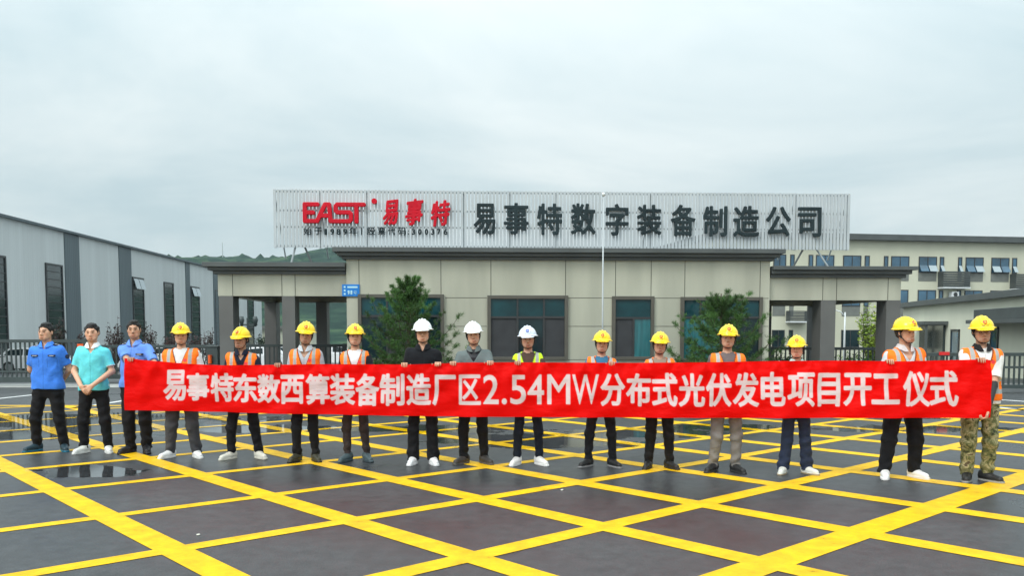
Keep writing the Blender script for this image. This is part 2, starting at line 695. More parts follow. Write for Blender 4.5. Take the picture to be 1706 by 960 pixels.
m_asph, nt, p = new_mat('wet_asphalt')
t, mask, n2, fine, M = wet_nodes(nt, p, (0.27, 0.55))
r = nt.nodes.new('ShaderNodeValToRGB')
r.color_ramp.elements[0].position, r.color_ramp.elements[1].position = 0.3, 0.72
r.color_ramp.elements[0].color = (0.019, 0.021, 0.023, 1)
r.color_ramp.elements[1].color = (0.048, 0.050, 0.052, 1)
nt.links.new(n2.outputs['Fac'], r.inputs[0])
sp = nt.nodes.new('ShaderNodeMix')
sp.data_type = 'RGBA'
sp.blend_type = 'MULTIPLY'
sp.inputs[0].default_value = 0.55
nt.links.new(r.outputs[0], sp.inputs[6])
fr = nt.nodes.new('ShaderNodeValToRGB')
fr.color_ramp.elements[0].position, fr.color_ramp.elements[1].position = 0.35, 0.65
fr.color_ramp.elements[0].color, fr.color_ramp.elements[1].color = (0.5, 0.5, 0.5, 1), (1.6, 1.6, 1.6, 1)
nt.links.new(fine.outputs['Fac'], fr.inputs[0])
nt.links.new(fr.outputs[0], sp.inputs[7])
md = nt.nodes.new('ShaderNodeTexNoise')
md.inputs['Scale'].default_value, md.inputs['Detail'].default_value, md.inputs['Roughness'].default_value = 7.0, 6, .7
nt.links.new(t.outputs['Object'], md.inputs['Vector'])
mr_ = nt.nodes.new('ShaderNodeMapRange')
mr_.inputs[1].default_value, mr_.inputs[2].default_value, mr_.inputs[3].default_value, mr_.inputs[4].default_value = .3, .7, .62, 1.38
nt.links.new(md.outputs['Fac'], mr_.inputs[0])
vs_ = nt.nodes.new('ShaderNodeVectorMath')
vs_.operation = 'SCALE'
nt.links.new(sp.outputs[2], vs_.inputs[0])
nt.links.new(mr_.outputs[0], vs_.inputs['Scale'])
nt.links.new(vs_.outputs[0], p.inputs['Base Color'])
p.inputs['Specular IOR Level'].default_value = 0.42


def paint_mat(name, c0, c1):
    m, nt, p = new_mat(name)
    t, mask, n2, fine, M = wet_nodes(nt, p, (0.42, 0.62))
    n = nt.nodes.new('ShaderNodeTexNoise')
    n.inputs['Scale'].default_value = 5.0
    n.inputs['Detail'].default_value = 8
    n.inputs['Roughness'].default_value = 0.7
    nt.links.new(t.outputs['Object'], n.inputs['Vector'])
    r = nt.nodes.new('ShaderNodeValToRGB')
    r.color_ramp.elements[0].position, r.color_ramp.elements[1].position = 0.36, 0.62
    r.color_ramp.elements[0].color, r.color_ramp.elements[1].color = (*c0, 1), (*c1, 1)
    e = r.color_ramp.elements.new(0.31)
    e.color = (c0[0] * 0.45, c0[1] * 0.45, c0[2] * 0.6, 1)
    nt.links.new(n.outputs['Fac'], r.inputs[0])
    nt.links.new(r.outputs[0], p.inputs['Base Color'])
    p.inputs['Specular IOR Level'].default_value = .18
    return m


m_yel = paint_mat('yellow_road_paint', (0.60, 0.34, 0.0005), (0.80, 0.48, 0.001))
m_wht = paint_mat('white_road_paint', (0.55, 0.56, 0.55), (0.72, 0.73, 0.72))

ys = [-40, -10, 0, 5, 10, 15, 20, 27.5, 35, 42, 50, 70, 90, 130, 200, 400, 800, 1600, 3000]
xs = [-3000, -800, -200, -60, -30, -15, 0, 15, 30, 60, 200, 800, 3000]
V = [(x, y, gz(y)) for y in ys for x in xs]
nxs = len(xs)
Q = [(j * nxs + i, j * nxs + i + 1, (j + 1) * nxs + i + 1, (j + 1) * nxs + i) for j in range(len(ys) - 1) for i in range(nxs - 1)]
tag(link('ground', np_mesh('ground', V, Q, smooth=False), m_asph), kind='structure')

# yellow box grid: each stripe fitted through crossings measured on the photo
GRID = {(0, 1): (27.7, 784), (1, 1): (234, 764.7), (0, 2): (89.5, 818), (1, 2): (328, 790.4), (2, 2): (531, 772), (3, 2): (683, 754),
        (0, 3): (176, 861), (1, 3): (453.5, 826.4), (2, 3): (652, 799), (3, 3): (812, 778.7), (4, 3): (966, 760),
        (0, 4): (287, 916.5), (1, 4): (587.6, 869), (2, 4): (804, 833), (3, 4): (966, 804.5), (4, 4): (1105.6, 781),
        (1, 5): (786, 932), (2, 5): (1005, 879), (3, 5): (1162, 840.6), (4, 5): (1303, 809),
        (2, 6): (1276, 940), (3, 6): (1443.8, 890.8), (4, 6): (1559, 847), (5, 6): (1635.5, 814)}
gk = np.array(list(GRID), float)
gp = np.array([on_g(*v)[:2] for v in GRID.values()])
A_ = np.c_[np.ones(len(gk)), gk]
cf = np.linalg.lstsq(A_, gp, rcond=None)[0]            # origin, step i, step j
e_i, e_j = cf[1], cf[2]


def stripe_line(ix, k):
    """Point and unit direction of stripe k of family ix (0: constant i, 1: constant j)."""
    d0 = e_j if ix == 0 else e_i
    d0 = d0 / np.linalg.norm(d0)
    pts = gp[gk[:, ix] == k]
    base = cf[0] + (e_i if ix == 0 else e_j) * k
    if len(pts) >= 2:
        c = pts.mean(0)
        if len(pts) >= 4:
            u, s_, vt = np.linalg.svd(pts - c)
            d1 = vt[0] * np.sign(vt[0] @ d0)
            d0 = d0 * 0.35 + d1 * 0.65
            d0 /= np.linalg.norm(d0)
        return c, d0
    return base, d0


def clip_poly(poly, x0, x1, y0, y1):
    for ax, lim, sg in ((0, x0, 1), (0, x1, -1), (1, y0, 1), (1, y1, -1)):
        out = []
        for a, b in zip(poly, poly[1:] + poly[:1]):
            ia, ib = (a[ax] - lim) * sg >= 0, (b[ax] - lim) * sg >= 0
            if ia:
                out.append(a)
            if ia != ib:
                t = (lim - a[ax]) / (b[ax] - a[ax])
                out.append(a + (b - a) * t)
        poly = out
        if not poly:
            break
    return poly


BX0, BX1, BY0, BY1 = -17.0, 17.0, 2.2, 18.4
mk = MB()
strips_a = []


def half(poly, c, n, lim, keep_less):
    """The part of a convex polygon on one side of the line dot(p - c, n) = lim."""
    out = []
    for a, b in zip(poly, poly[1:] + poly[:1]):
        da, db = (a - c) @ n - lim, (b - c) @ n - lim
        if keep_less:
            da, db = -da, -db
        if da >= 0:
            out.append(a)
        if (da >= 0) != (db >= 0):
            out.append(a + (b - a) * (da / (da - db)))
    return out


for fam, zz, wd in ((0, 0.004, lambda k: 0.24 if k > -1 else 0.2), (1, 0.004, lambda k: {2: .15, 3: .155, 4: .18, 5: .21, 6: .29}.get(k, .16 if k < 2 else .2))):
    for k in range(-14, 18):
        c, d = stripe_line(fam, k)
        nrm = np.array([-d[1], d[0]]) * wd(k) / 2
        pl = clip_poly([c - d * 60 - nrm, c + d * 60 - nrm, c + d * 60 + nrm, c - d * 60 + nrm], BX0, BX1, BY0, BY1)
        parts = [pl] if len(pl) >= 3 else []
        if fam == 0:
            strips_a.append((c, nrm / np.linalg.norm(nrm), wd(k) / 2))
        else:                                              # stripes of this family stop at the edges of the ones they cross
            for ca, na, ha in strips_a:
                parts = [q for pp in parts for q in (half(pp, ca, na, -ha, True), half(pp, ca, na, ha, False)) if len(q) >= 3]
        for pp in parts:
            mk.poly([(q[0], q[1], zz) for q in pp])
for x0, x1, y0, y1 in ((BX0 - .2, BX1 + .2, BY1, BY1 + .2), (BX0 - .2, BX0, BY0, BY1), (BX1, BX1 + .2, BY0, BY1)):
    mk.poly([(x0, y0, .004), (x1, y0, .004), (x1, y1, .004), (x0, y1, .004)])
tag(mk.build('yellow_road_markings', m_yel), kind='structure')

wl = MB()


def white_line(pts, w):
    P = [on_g(*q)[:2] for q in pts]
    for a, b in zip(P, P[1:]):
        d = (b - a) / np.linalg.norm(b - a)
        n = np.array([-d[1], d[0]]) * w / 2
        wl.poly([(*(a - n), .004), (*(b - n), .004), (*(b + n), .004), (*(a + n), .004)])


white_line([(-90, 674), (0, 664.5), (55, 658.5), (92, 655)], .14)
white_line([(120, 681), (185, 671.5), (232, 664)], .14)
white_line([(1560, 661), (1677, 667.5), (1760, 673)], .16)
white_line([(1550, 669), (1671, 680), (1760, 690)], .16)
tag(wl.build('white_road_markings', m_wht), kind='structure')
m_conc = mat('pale_concrete', (0.33, 0.33, 0.31), 0.45, var=0.2, vscale=1.5, bump=0.2)
ap = MB()
for xa, xb in ((-30, -8.5), (9.4, 30)):
    ap.poly([(xa, 24.3, .006), (xb, 24.3, .006), (xb, 25.9, .006), (xa, 25.9, .006)])
tag(ap.build('gate_track_strip', m_conc), kind='structure')

# hills, 330 to 700 m away
m_hill, nt, p = new_mat('hillside_vegetation')
t = nt.nodes.new('ShaderNodeTexCoord')
n = nt.nodes.new('ShaderNodeTexNoise')
n.inputs['Scale'].default_value = 0.06
n.inputs['Detail'].default_value = 9
n.inputs['Roughness'].default_value = 0.65
nt.links.new(t.outputs['Object'], n.inputs['Vector'])
r = nt.nodes.new('ShaderNodeValToRGB')
r.color_ramp.elements[0].position, r.color_ramp.elements[0].color = 0.42, (0.008, 0.026, 0.020, 1)
r.color_ramp.elements[1].position, r.color_ramp.elements[1].color = 0.60, (0.045, 0.082, 0.042, 1)
e = r.color_ramp.elements.new(0.52)
e.color = (0.018, 0.046, 0.030, 1)
nt.links.new(n.outputs['Fac'], r.inputs[0])
nt.links.new(r.outputs[0], p.inputs['Base Color'])
p.inputs['Roughness'].default_value = 0.95
p.inputs['Specular IOR Level'].default_value = 0.1
RIDGE = [(-400, 440), (0, 447), (200, 440), (270, 432), (300, 430), (345, 428), (390, 428), (430, 431), (470, 431), (505, 426), (530, 416),
         (560, 412), (590, 413), (640, 420), (760, 440), (950, 470), (1150, 500), (1400, 520), (2000, 535)]
rng = np.random.default_rng(3)
hx = np.linspace(-620, 560, 591)
hy = np.concatenate([np.linspace(150, 560, 60), np.linspace(570, 900, 12)])
rx = np.array([on_y(a, b, 560)[0] for a, b in RIDGE])
rz = np.array([on_y(a, b, 560)[2] for a, b in RIDGE])
top = np.interp(hx, rx, rz)


def vnoise(shape, step, seed):
    g = np.random.default_rng(seed).normal(0, 1, (shape[0] // step + 3, shape[1] // step + 3))
    yi, xi = np.arange(shape[0]) / step, np.arange(shape[1]) / step
    y0, x0 = yi.astype(int), xi.astype(int)
    fy, fx = (yi - y0)[:, None], (xi - x0)[None, :]
    fy, fx = fy * fy * (3 - 2 * fy), fx * fx * (3 - 2 * fx)
    a = lambda i, j: g[np.ix_(y0 + i, x0 + j)]
    return (a(0, 0) * (1 - fx) + a(0, 1) * fx) * (1 - fy) + (a(1, 0) * (1 - fx) + a(1, 1) * fx) * fy


sh = (len(hy), len(hx))
bumps = vnoise(sh, 48, 1) * 3 + vnoise(sh, 18, 2) * 1.6 + vnoise(sh, 6, 4) * 0.9 + vnoise(sh, 2, 5) * 0.6 + vnoise(sh, 1, 6) * .5
rise = np.clip((hy - 150) / 410, 0, 1)[:, None] ** 1.15
fall = np.clip((900 - hy) / 340, 0, 1)[:, None]
HZ = -1.4 + (top[None, :] + 1.4) * rise * fall ** 0.7 + bumps * np.minimum(rise * 2.2, 1)
ridge_row = 59
HZ[ridge_row] = top + vnoise(sh, 5, 8)[0] * 0.7 + np.maximum(vnoise(sh, 2, 9)[0] - .4, 0) * 1.6 + np.maximum(vnoise(sh, 1, 10)[0], 0) * .7
HZ[:ridge_row] = np.minimum(HZ[:ridge_row], (CAM_H + (top[None, :] - CAM_H) * (hy[:ridge_row, None] / 560)) - 0.3)
GX, GY = np.meshgrid(hx, hy)
HV = np.stack([GX, GY, HZ], -1).reshape(-1, 3)
nn = len(hx)
ii = np.arange(len(hy) - 1)[:, None] * nn + np.arange(nn - 1)[None, :]
HQ = np.stack([ii, ii + 1, ii + nn + 1, ii + nn], -1).reshape(-1, 4)
tag(link('hills', np_mesh('hills', HV, HQ), m_hill), kind='structure')

# ------------------------------------------------------------------ building materials
m_wall = mat('beige_cladding', (0.41, 0.412, 0.332), 0.55, var=0.15, vscale=1.5, bump=0.05, bscale=120, stretch=(1, 1, 0.16))
m_joint = mat('dark_joint', (0.06, 0.06, 0.05), 0.8)
m_corn = mat('dark_grey_cornice', (0.075, 0.085, 0.085), 0.5, var=0.15, vscale=1.2)
m_colm = mat('grey_column', (0.115, 0.115, 0.110), 0.5, var=0.12, vscale=1.0)
m_frame = mat('window_surround', (0.085, 0.080, 0.065), 0.5, var=0.1)
m_sash = mat('dark_sash', (0.03, 0.033, 0.035), 0.4)
m_glass = mat('dark_glass', (0.007, 0.022, 0.026), 0.06, var=0.5, vscale=0.8, spec=0.35)
m_gteal = mat('teal_glass', (0.004, 0.040, 0.048), 0.08, var=0.5, vscale=1.1, spec=0.35)
m_curt = mat('teal_blind', (0.022, 0.125, 0.14), 0.15, var=0.35, vscale=2.5, spec=0.7, stretch=(6, 1, .3))
m_screen = mat('insect_screen', (0.030, 0.032, 0.036), 0.7, var=0.2)
m_blueg = mat('blue_glass', (0.035, 0.10, 0.16), 0.08, var=0.5, vscale=0.6, spec=0.9)
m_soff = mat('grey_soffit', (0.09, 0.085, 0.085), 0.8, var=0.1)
m_lite = mat('white_metal', (0.62, 0.65, 0.66), 0.4, metal=0.0, var=0.08)

# ------------------------------------------------------------------ gatehouse
GF = Frame((on_y(578, 540, 24.5)[0], 24.5), math.radians(2.75))
gh = empty('gatehouse', (GF.o[0], GF.o[1], 0), GF.a)
tag(gh, 'beige clad single storey gatehouse with stepped dark cornice and two open side canopies', 'gatehouse')
U = lambda px, py=540, v=0.0: GF.at(px, py, v)[0]
ZZ = lambda py, px=850, v=0.0: GF.at(px, py, v)[1]
DEP = 7.0
u0, u1 = U(578), U(1281)
zt = ZZ(432)
MB().box(u0, u1, 0, DEP, 0, zt).build('wall', m_wall, gh)
zh, zm = ZZ(496.5), ZZ(544)
uj = [U(x) for x in (599, 735, 818, 942, 1025, 1084, 1140, 1265)]
for u in uj:
    MB().box(u - .009, u + .009, -.003, 0.01, zh + .02, zt - .002).build('panel_joint', m_joint, gh)
for a, b in ((u0 + .02, U(596)), (U(742), U(811)), (U(946), U(1019)), (U(1089), U(1133)), (U(1269), u1 - .02)):
    for z in (zh, zm, ZZ(600)):
        MB().box(a, b, -.003, .01, z - .008, z + .008).build('panel_joint', m_joint, gh)
for u in (U(1003), ):
    MB().box(u - .008, u + .008, -.0035, .01, .05, zh - .01).build('panel_joint', m_joint, gh)


def cornice(name, ua, ub, v0, v1, zs, ov, side_a=True, side_b=True):
    """Stepped eaves: zs are heights from the top down, ov the overhang of each step."""
    c = MB()
    for k in range(len(zs) - 1):
        o = ov[k]
        c.box(ua - (o if side_a else 0), ub + (o if side_b else 0), v0 - o, v1 + o, zs[k + 1], zs[k] - (0.0 if k == 0 else 0.001))
    return c.build(name, m_corn, gh, bevel=0.006)


cornice('cornice', u0, u1, 0, DEP, [ZZ(413, v=-.3), ZZ(420.5, v=-.3), ZZ(427, v=-.2), ZZ(433, v=-.1)], [.34, .22, .10])
CV = 0.18                                              # canopies stand a little behind the main front


def canopy(pa, pb, ytop, steps, ybeam, cols, joints, inner_left):
    """pa..pb: outer and inner pixel of the beam; cols: (x0, x1) of the front columns."""
    a, b = U(pa, 475, CV), U(pb, 475, CV)
    zb = ZZ(ybeam, (pa + pb) / 2, CV)
    zc = ZZ(steps[-1], (pa + pb) / 2, CV)
    fb = MB()
    D = 6.2
    fb.box(a, b, CV, CV + .35, zb, zc)
    fb.box(a, b, D - .35, D, zb, zc)
    if inner_left:
        fb.box(b - .35, b, CV + .35, D - .35, zb, zc)
    else:
        fb.box(a, a + .35, CV + .35, D - .35, zb, zc)
    fb.build('canopy_beam', m_wall, gh)
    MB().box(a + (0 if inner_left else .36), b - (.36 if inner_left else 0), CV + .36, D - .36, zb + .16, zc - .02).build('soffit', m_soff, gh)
    for x in joints:
        u = U(x, 475, CV)
        MB().box(u - .009, u + .009, CV - .003, CV + .01, zb + .004, zc - .004).build('panel_joint', m_joint, gh)
    zz = [ZZ(ytop, (pa + pb) / 2, CV - .3)] + [ZZ(y, (pa + pb) / 2, CV - .2) for y in steps]
    cornice('cornice', a, b, CV, D, zz, [.34, .22, .10], side_a=not inner_left, side_b=inner_left)
    for x0, x1 in cols:
        c0, c1 = U(x0, 540, CV), U(x1, 540, CV)
        for v0, v1 in ((CV + .004, CV + .64), (D - .62, D - .004)):
            MB().box(c0 + .003, c1 - .003, v0, v1, 0, zb - .001).build('column', m_colm, gh, bevel=.008)
    return zb, zc


canopy(363, 577.5, 437, [445, 450.5, 456.5], 493.5, [(365, 389), (470, 492)], (387.5, 469.6, 491.7), False)
canopy(1281.5, 1501, 443.5, [450, 456.5, 462.5], 500.5, [(1367, 1392), (1476, 1500)], (1371, 1394, 1479.6), True)


def gwin(x0, x1, y0, y1, ytr, mull_up, mull_lo, lower):
    """Window with a dark projecting surround; lower: list of (x0, x1, material) panes below the transom."""
    a, b, zt_, zb_, ztr = U(x0), U(x1), ZZ(y0), ZZ(y1), ZZ(ytr)
    f = MB()
    w = .10
    f.box(a, a + w, -.09, .0, zb_, zt_)
    f.box(b - w, b, -.09, .0, zb_, zt_)
    f.box(a + w, b - w, -.088, .0, zt_ - w, zt_)
    f.box(a + w, b - w, -.088, .0, zb_, zb_ + w * .9)
    fr = f.build('window', m_frame, gh, bevel=.006)
    s = MB()
    s.box(a + w, b - w, -.055, -.001, ztr - .03, ztr + .03)
    for x in mull_up:
        u = U(x)
        s.box(u - .022, u + .022, -.052, -.001, ztr + .03, zt_ - w)
    for x in mull_lo:
        u = U(x)
        s.box(u - .028, u + .028, -.05, -.001, zb_ + .09, ztr - .03)
    s.build('mullion', m_sash, fr)
    g = MB()
    g.box(a + w, b - w, -.02, -.0005, ztr + .03, zt_ - w, 0)
    for x, y, mi in lower:
        g.box(max(U(x), a + w), min(U(y), b - w), -.02 - .001 * mi, -.0005, zb_ + .09, ztr - .03, mi)
    g.build('pane', [m_gteal, m_glass, m_screen, m_curt], fr)
    return fr


gwin(597, 740, 491, 602, 527, (645, 693), (645, 693), ((598, 645, 1), (645, 693, 2), (693, 739, 1)))
gwin(812, 946, 492.5, 600, 529, (862, 906), (862, 906), ((813, 862, 2), (862, 906, 1), (906, 945, 2)))
gwin(1019, 1089, 493.5, 600, 530, (), (1055,), ((1020, 1055, 2), (1055, 1088, 3)))
gwin(1133, 1269, 494.5, 603, 529, (1166, 1200, 1235), (1200,), ((1134, 1200, 3), (1200, 1268, 1)))

# blue house-number plate on the corner
pl = empty('address_plate', (0, 0, 0))
tag(pl, 'small blue house number plate reading 98 on the left corner of the gatehouse', 'address plate')
pl.location = (GF.o[0], GF.o[1], 0)
pl.rotation_euler = (0, 0, GF.a)
m_bplate = mat('blue_enamel', (0.002, 0.17, 0.55), 0.35, var=0.15)
m_pw = mat('white_lettering', (0.45, 0.72, 0.80), 0.5)
pa, pb, pt, pbm = U(570, 484, -.03), U(599, 484, -.03), ZZ(474, 585, -.03), ZZ(494, 585, -.03)
MB().box(pa, pb, -.04, -.0, pbm, pt).build('plate', m_bplate, pl, bevel=.004)
PW = pb - pa
for ch, x, w, zc_, h in (('9', .36, .13, .28, .36), ('8', .52, .13, .28, .36), ('号', .70, .2, .27, .3)):
    V, Q = letter_mesh(ch, w * PW, h * (pt - pbm), .006, .008 if ch != '号' else .002, .005)
    V = V + np.array([pa + (x - .05) * PW, -.043, pbm + (zc_ - h / 2 + .04) * (pt - pbm)])
    link('lettering', np_mesh('lettering', V, Q), m_pw, pl)
for k in range(3):
    zc_ = pbm + (.2 + .29 * k) * (pt - pbm)
    MB().box(pa + .1 * PW, pa + .2 * PW, -.044, -.0405, zc_ - .025, zc_ + .025).build('small_print', m_pw, pl)
MB().box(pa + .31 * PW, pa + .89 * PW, -.044, -.0405, pbm + .70 * (pt - pbm), pbm + .84 * (pt - pbm)).build('small_print', m_pw, pl)

# ------------------------------------------------------------------ rooftop sign
SV = 1.3
bsg = empty('rooftop_sign', (GF.o[0], GF.o[1], 0), GF.a)
tag(bsg, 'long rooftop sign of pale vertical metal slats carrying red and dark cut-out lettering', 'rooftop sign')
SU = lambda px, py=365: GF.at(px, py, SV)[0]
SZ = lambda py, px=936: GF.at(px, py, SV)[1]
sa, sb = SU(455), SU(1417)
sz0, sz1 = SZ(414.5), SZ(319)
m_slat = mat('pale_slat', (0.44, 0.48, 0.50), 0.45, var=0.10, vscale=0.9)
m_rail = mat('galvanised_rail', (0.36, 0.40, 0.41), 0.45, var=0.1)
nsl = 164
st = (sb - sa) / nsl
sm = MB()
for k in range(nsl):
    x = sa + k * st
    sm.box(x + st * .10, x + st * .84, SV, SV + .035, sz0, sz1)
sm.build('slat_panel', m_slat, bsg)
rm = MB()
for z in (sz0 + .05, sz0 + (sz1 - sz0) * .36, sz0 + (sz1 - sz0) * .645, sz1 - .05):
    rm.box(sa, sb, SV + .04, SV + .09, z - .025, z + .025)
rm.build('rail', m_rail, bsg)
for px in (457, 532, 612, 692, 772, 850, 928, 1006, 1084, 1164, 1245, 1326, 1414):
    u = SU(px)
    MB().box(u - .03, u + .03, SV + .095, SV + .155, sz0 - (.3 if 600 < px < 1280 else 0), sz1 - .01).build('post', m_rail, bsg)
    if px in (457, 532, 1326, 1414, 850, 1084):
        MB().tube([(u, SV + .16, sz1 - .25), (u, SV + 1.5, sz0 - .2)], .025, 6).build('brace', m_rail, bsg)
zroofL, zroofR = ZZ(437, 470, CV), ZZ(443.5, 1390, CV)
for (xa, ya), (xb, yb), zr in (((491, 411), (483, 437), zroofL), ((506, 411), (520, 437), zroofL), ((1341, 418), (1322, 443), zroofR), ((1362, 418), (1385, 443), zroofR)):
    MB().tube([(SU(xa, ya), SV + .12, sz0 + .05), (SU(xb, yb), SV + .12, zr)], .03, 6).build('strut', m_rail if xa in (491, 1362) else m_corn, bsg)
m_red = mat('red_letter_face', (0.52, 0.004, 0.018), 0.6, var=0.12, vscale=2, spec=.2)
m_dk = mat('slate_letter_face', (0.020, 0.032, 0.036), 0.7, var=0.25, vscale=0.6, spec=.15)


def sign_letter(ch, x0, x1, y0, y1, m, bold, depth, cell, red=False):
    a, b = SU(x0, (y0 + y1) / 2), SU(x1, (y0 + y1) / 2)
    z1_, z0_ = SZ(y0, (x0 + x1) / 2), SZ(y1, (x0 + x1) / 2)
    V, Q = letter_mesh(ch, b - a, z1_ - z0_, depth, bold, cell)
    if red:
        V[:, 0] += 0.10 * (V[:, 2] - (z1_ - z0_) / 2)
        V[:, 2] += 0.12 * (V[:, 0] - (b - a) / 2)
    V = V + np.array([a, SV - .05 - depth / 2, z0_])
    link('letter', np_mesh('letter', V, Q), m, bsg)


for ch, x0, x1, y0, y1 in (('易', 788.4, 826, 339, 391.5), ('事', 838.7, 881, 338, 391.5), ('特', 894, 936.7, 339, 392.5), ('数', 950, 992.4, 338.5, 392),
                           ('字', 1007.5, 1047, 340, 393.5), ('装', 1060, 1102, 341, 393), ('备', 1116, 1158, 341, 394.7), ('制', 1170, 1211, 343, 395),
                           ('造', 1220, 1264, 343, 395.7), ('公', 1274, 1316, 344, 394.7), ('司', 1327, 1367, 345, 396)):
    sign_letter(ch, x0, x1, y0, y1, m_dk, .028, .06, .010)
for ch, x0, x1, y0, y1 in (('易', 638.5, 664.3, 334, 375.8), ('事', 675.8, 705.3, 331.8, 375.8), ('特', 718, 750, 335, 377.4)):
    sign_letter(ch, x0, x1, y0, y1, m_red, .026, .06, .008, True)
for ch, x0, x1, d in (('始', 506.4, 520, 0), ('于', 524.5, 537, 0), ('1', 541, 546, 1), ('9', 550.7, 557.6, 1), ('8', 561, 568, 1), ('9', 572, 579.4, 1), ('年', 582, 596, 0),
                      ('丨', 601.8, 603.6, 0), ('股', 612, 626, 0), ('票', 629.5, 643, 0), ('代', 646, 659, 0), ('码', 663, 677, 0), ('.', 679.5, 682, 2), ('.', 679.5, 682, 3),
                      ('3', 686, 692, 1), ('0', 696.5, 703, 1), ('0', 707.5, 714, 1), ('3', 718, 724, 1), ('7', 728, 734.5, 1), ('6', 739, 746, 1)):
    y0, y1 = ((379, 392), (381.3, 392), (384, 386.4), (389, 391.5))[d]
    sign_letter(ch, x0, x1, y0, y1, m_dk, .006 if d == 0 else .014, .03, .005)
# EAST in one joined stroke, measured in an enlarged view of the photo
CPX = lambda x, y: (490 + x * .16413, 320 + y * .16413)
strokes = [((118, 132), (245, 132)), ((116, 132), (116, 302)), ((116, 216), (200, 216)), ((116, 302), (240, 302)), ((240, 302), (322, 132)), ((322, 132), (362, 132)),
           ((362, 132), (376, 302)), ((290, 246), (366, 246)), ((376, 302), (566, 302)), ((582, 286), (582, 226)), ((566, 212), (446, 212)), ((430, 196), (430, 148)),
           ((446, 132), (714, 132)), ((638, 140), (638, 306))]
corn = [((566, 302), (582, 286)), ((582, 226), (566, 212)), ((446, 212), (430, 196)), ((430, 148), (446, 132))]
ea, eb = SU(*CPX(90, 218)), SU(*CPX(735, 218))
kx = (eb - ea) / (735 - 90)
ez1, ez0 = SZ(CPX(0, 108)[1], 557), SZ(CPX(0, 328)[1], 557)
kz = (ez1 - ez0) / 220
cell = .010
gx = np.arange(-4, int((eb - ea) / cell) + 5) * cell
gzv = np.arange(-4, int((ez1 - ez0) / cell) + 5) * cell
X2, Z2 = np.meshgrid(gx, gzv, indexing='ij')
D2 = np.full(X2.shape, 9.0)
for (xa, ya), (xb, yb) in strokes + corn:
    a = np.array([(xa - 90) * kx, (328 - ya) * kz])
    b = np.array([(xb - 90) * kx, (328 - yb) * kz])
    ba = b - a
    tt = np.clip(((X2 - a[0]) * ba[0] + (Z2 - a[1]) * ba[1]) / (ba @ ba), 0, 1)
    D2 = np.minimum(D2, np.hypot(X2 - a[0] - tt * ba[0], Z2 - a[1] - tt * ba[1]) - 22 * kx)
v = Vox((0, 0, 0), (1, 1, 1), 1.0)
yv = (np.arange(10) - 4.5) * .02
v.F = np.maximum(D2[:, None, :], (np.abs(yv) - .05)[None, :, None]).astype(np.float32)
v.lo = np.zeros(3, np.float32)
V, Q = v.mesh()
V = V * [cell, .02, cell] + [ea + gx[0], SV - .11 - .09, ez0 + gzv[0]]
link('logo_lettering', np_mesh('logo_lettering', V, Q), m_red, bsg)
c_u, c_z = SU(*CPX(817, 97)), SZ(CPX(0, 97)[1], 624)
MB().tube([(c_u, SV - .01, c_z), (c_u, SV - .12, c_z)], 28 * kx, 20).build('logo_dot', m_red, bsg)

# ------------------------------------------------------------------ factory hall on the left
ang_pts = (on_y(0, 363, 52), on_y(350, 447.5, 94.9))
d_ = (ang_pts[1] - ang_pts[0])[:2]
FA = math.atan2(d_[1], d_[0])
FF = Frame(ang_pts[0][:2], FA)                         # u runs away along the wall, v points left of it
fac = empty('factory_hall', (FF.o[0], FF.o[1], 0), FA)
tag(fac, 'long pale grey corrugated metal factory hall with dark vertical bands and tall dark windows', 'factory')
WU = lambda px, py=520: FF.at(px, py)[0]
zf = 8.5
uA, uB = -26.0, WU(436)


def corr_mat(name, col, var=.04):
    m, nt, p = new_mat(name)
    t = nt.nodes.new('ShaderNodeTexCoord')
    w = nt.nodes.new('ShaderNodeTexWave')
    w.wave_type, w.bands_direction, w.wave_profile = 'BANDS', 'X', 'SIN'
    w.inputs['Scale'].default_value = 1.1
    nt.links.new(t.outputs['Object'], w.inputs['Vector'])
    b = nt.nodes.new('ShaderNodeBump')
    b.inputs['Strength'].default_value, b.inputs['Distance'].default_value = .3, .025
    nt.links.new(w.outputs['Fac'], b.inputs['Height'])
    nt.links.new(b.outputs[0], p.inputs['Normal'])
    mpn = nt.nodes.new('ShaderNodeMapping')
    mpn.inputs['Scale'].default_value = (1.2, 1, .06)
    nt.links.new(t.outputs['Object'], mpn.inputs[0])
    n = nt.nodes.new('ShaderNodeTexNoise')
    n.inputs['Scale'].default_value, n.inputs['Detail'].default_value = 1.2, 6
    nt.links.new(mpn.outputs[0], n.inputs['Vector'])
    r = nt.nodes.new('ShaderNodeValToRGB')
    r.color_ramp.elements[0].position, r.color_ramp.elements[1].position = .3, .7
    r.color_ramp.elements[0].color = (*[c * (1 - var * 2) for c in col], 1)
    r.color_ramp.elements[1].color = (*[c * (1 + var) for c in col], 1)
    nt.links.new(n.outputs['Fac'], r.inputs[0])
    nt.links.new(r.outputs[0], p.inputs['Base Color'])
    p.inputs['Roughness'].default_value = .5
    return m


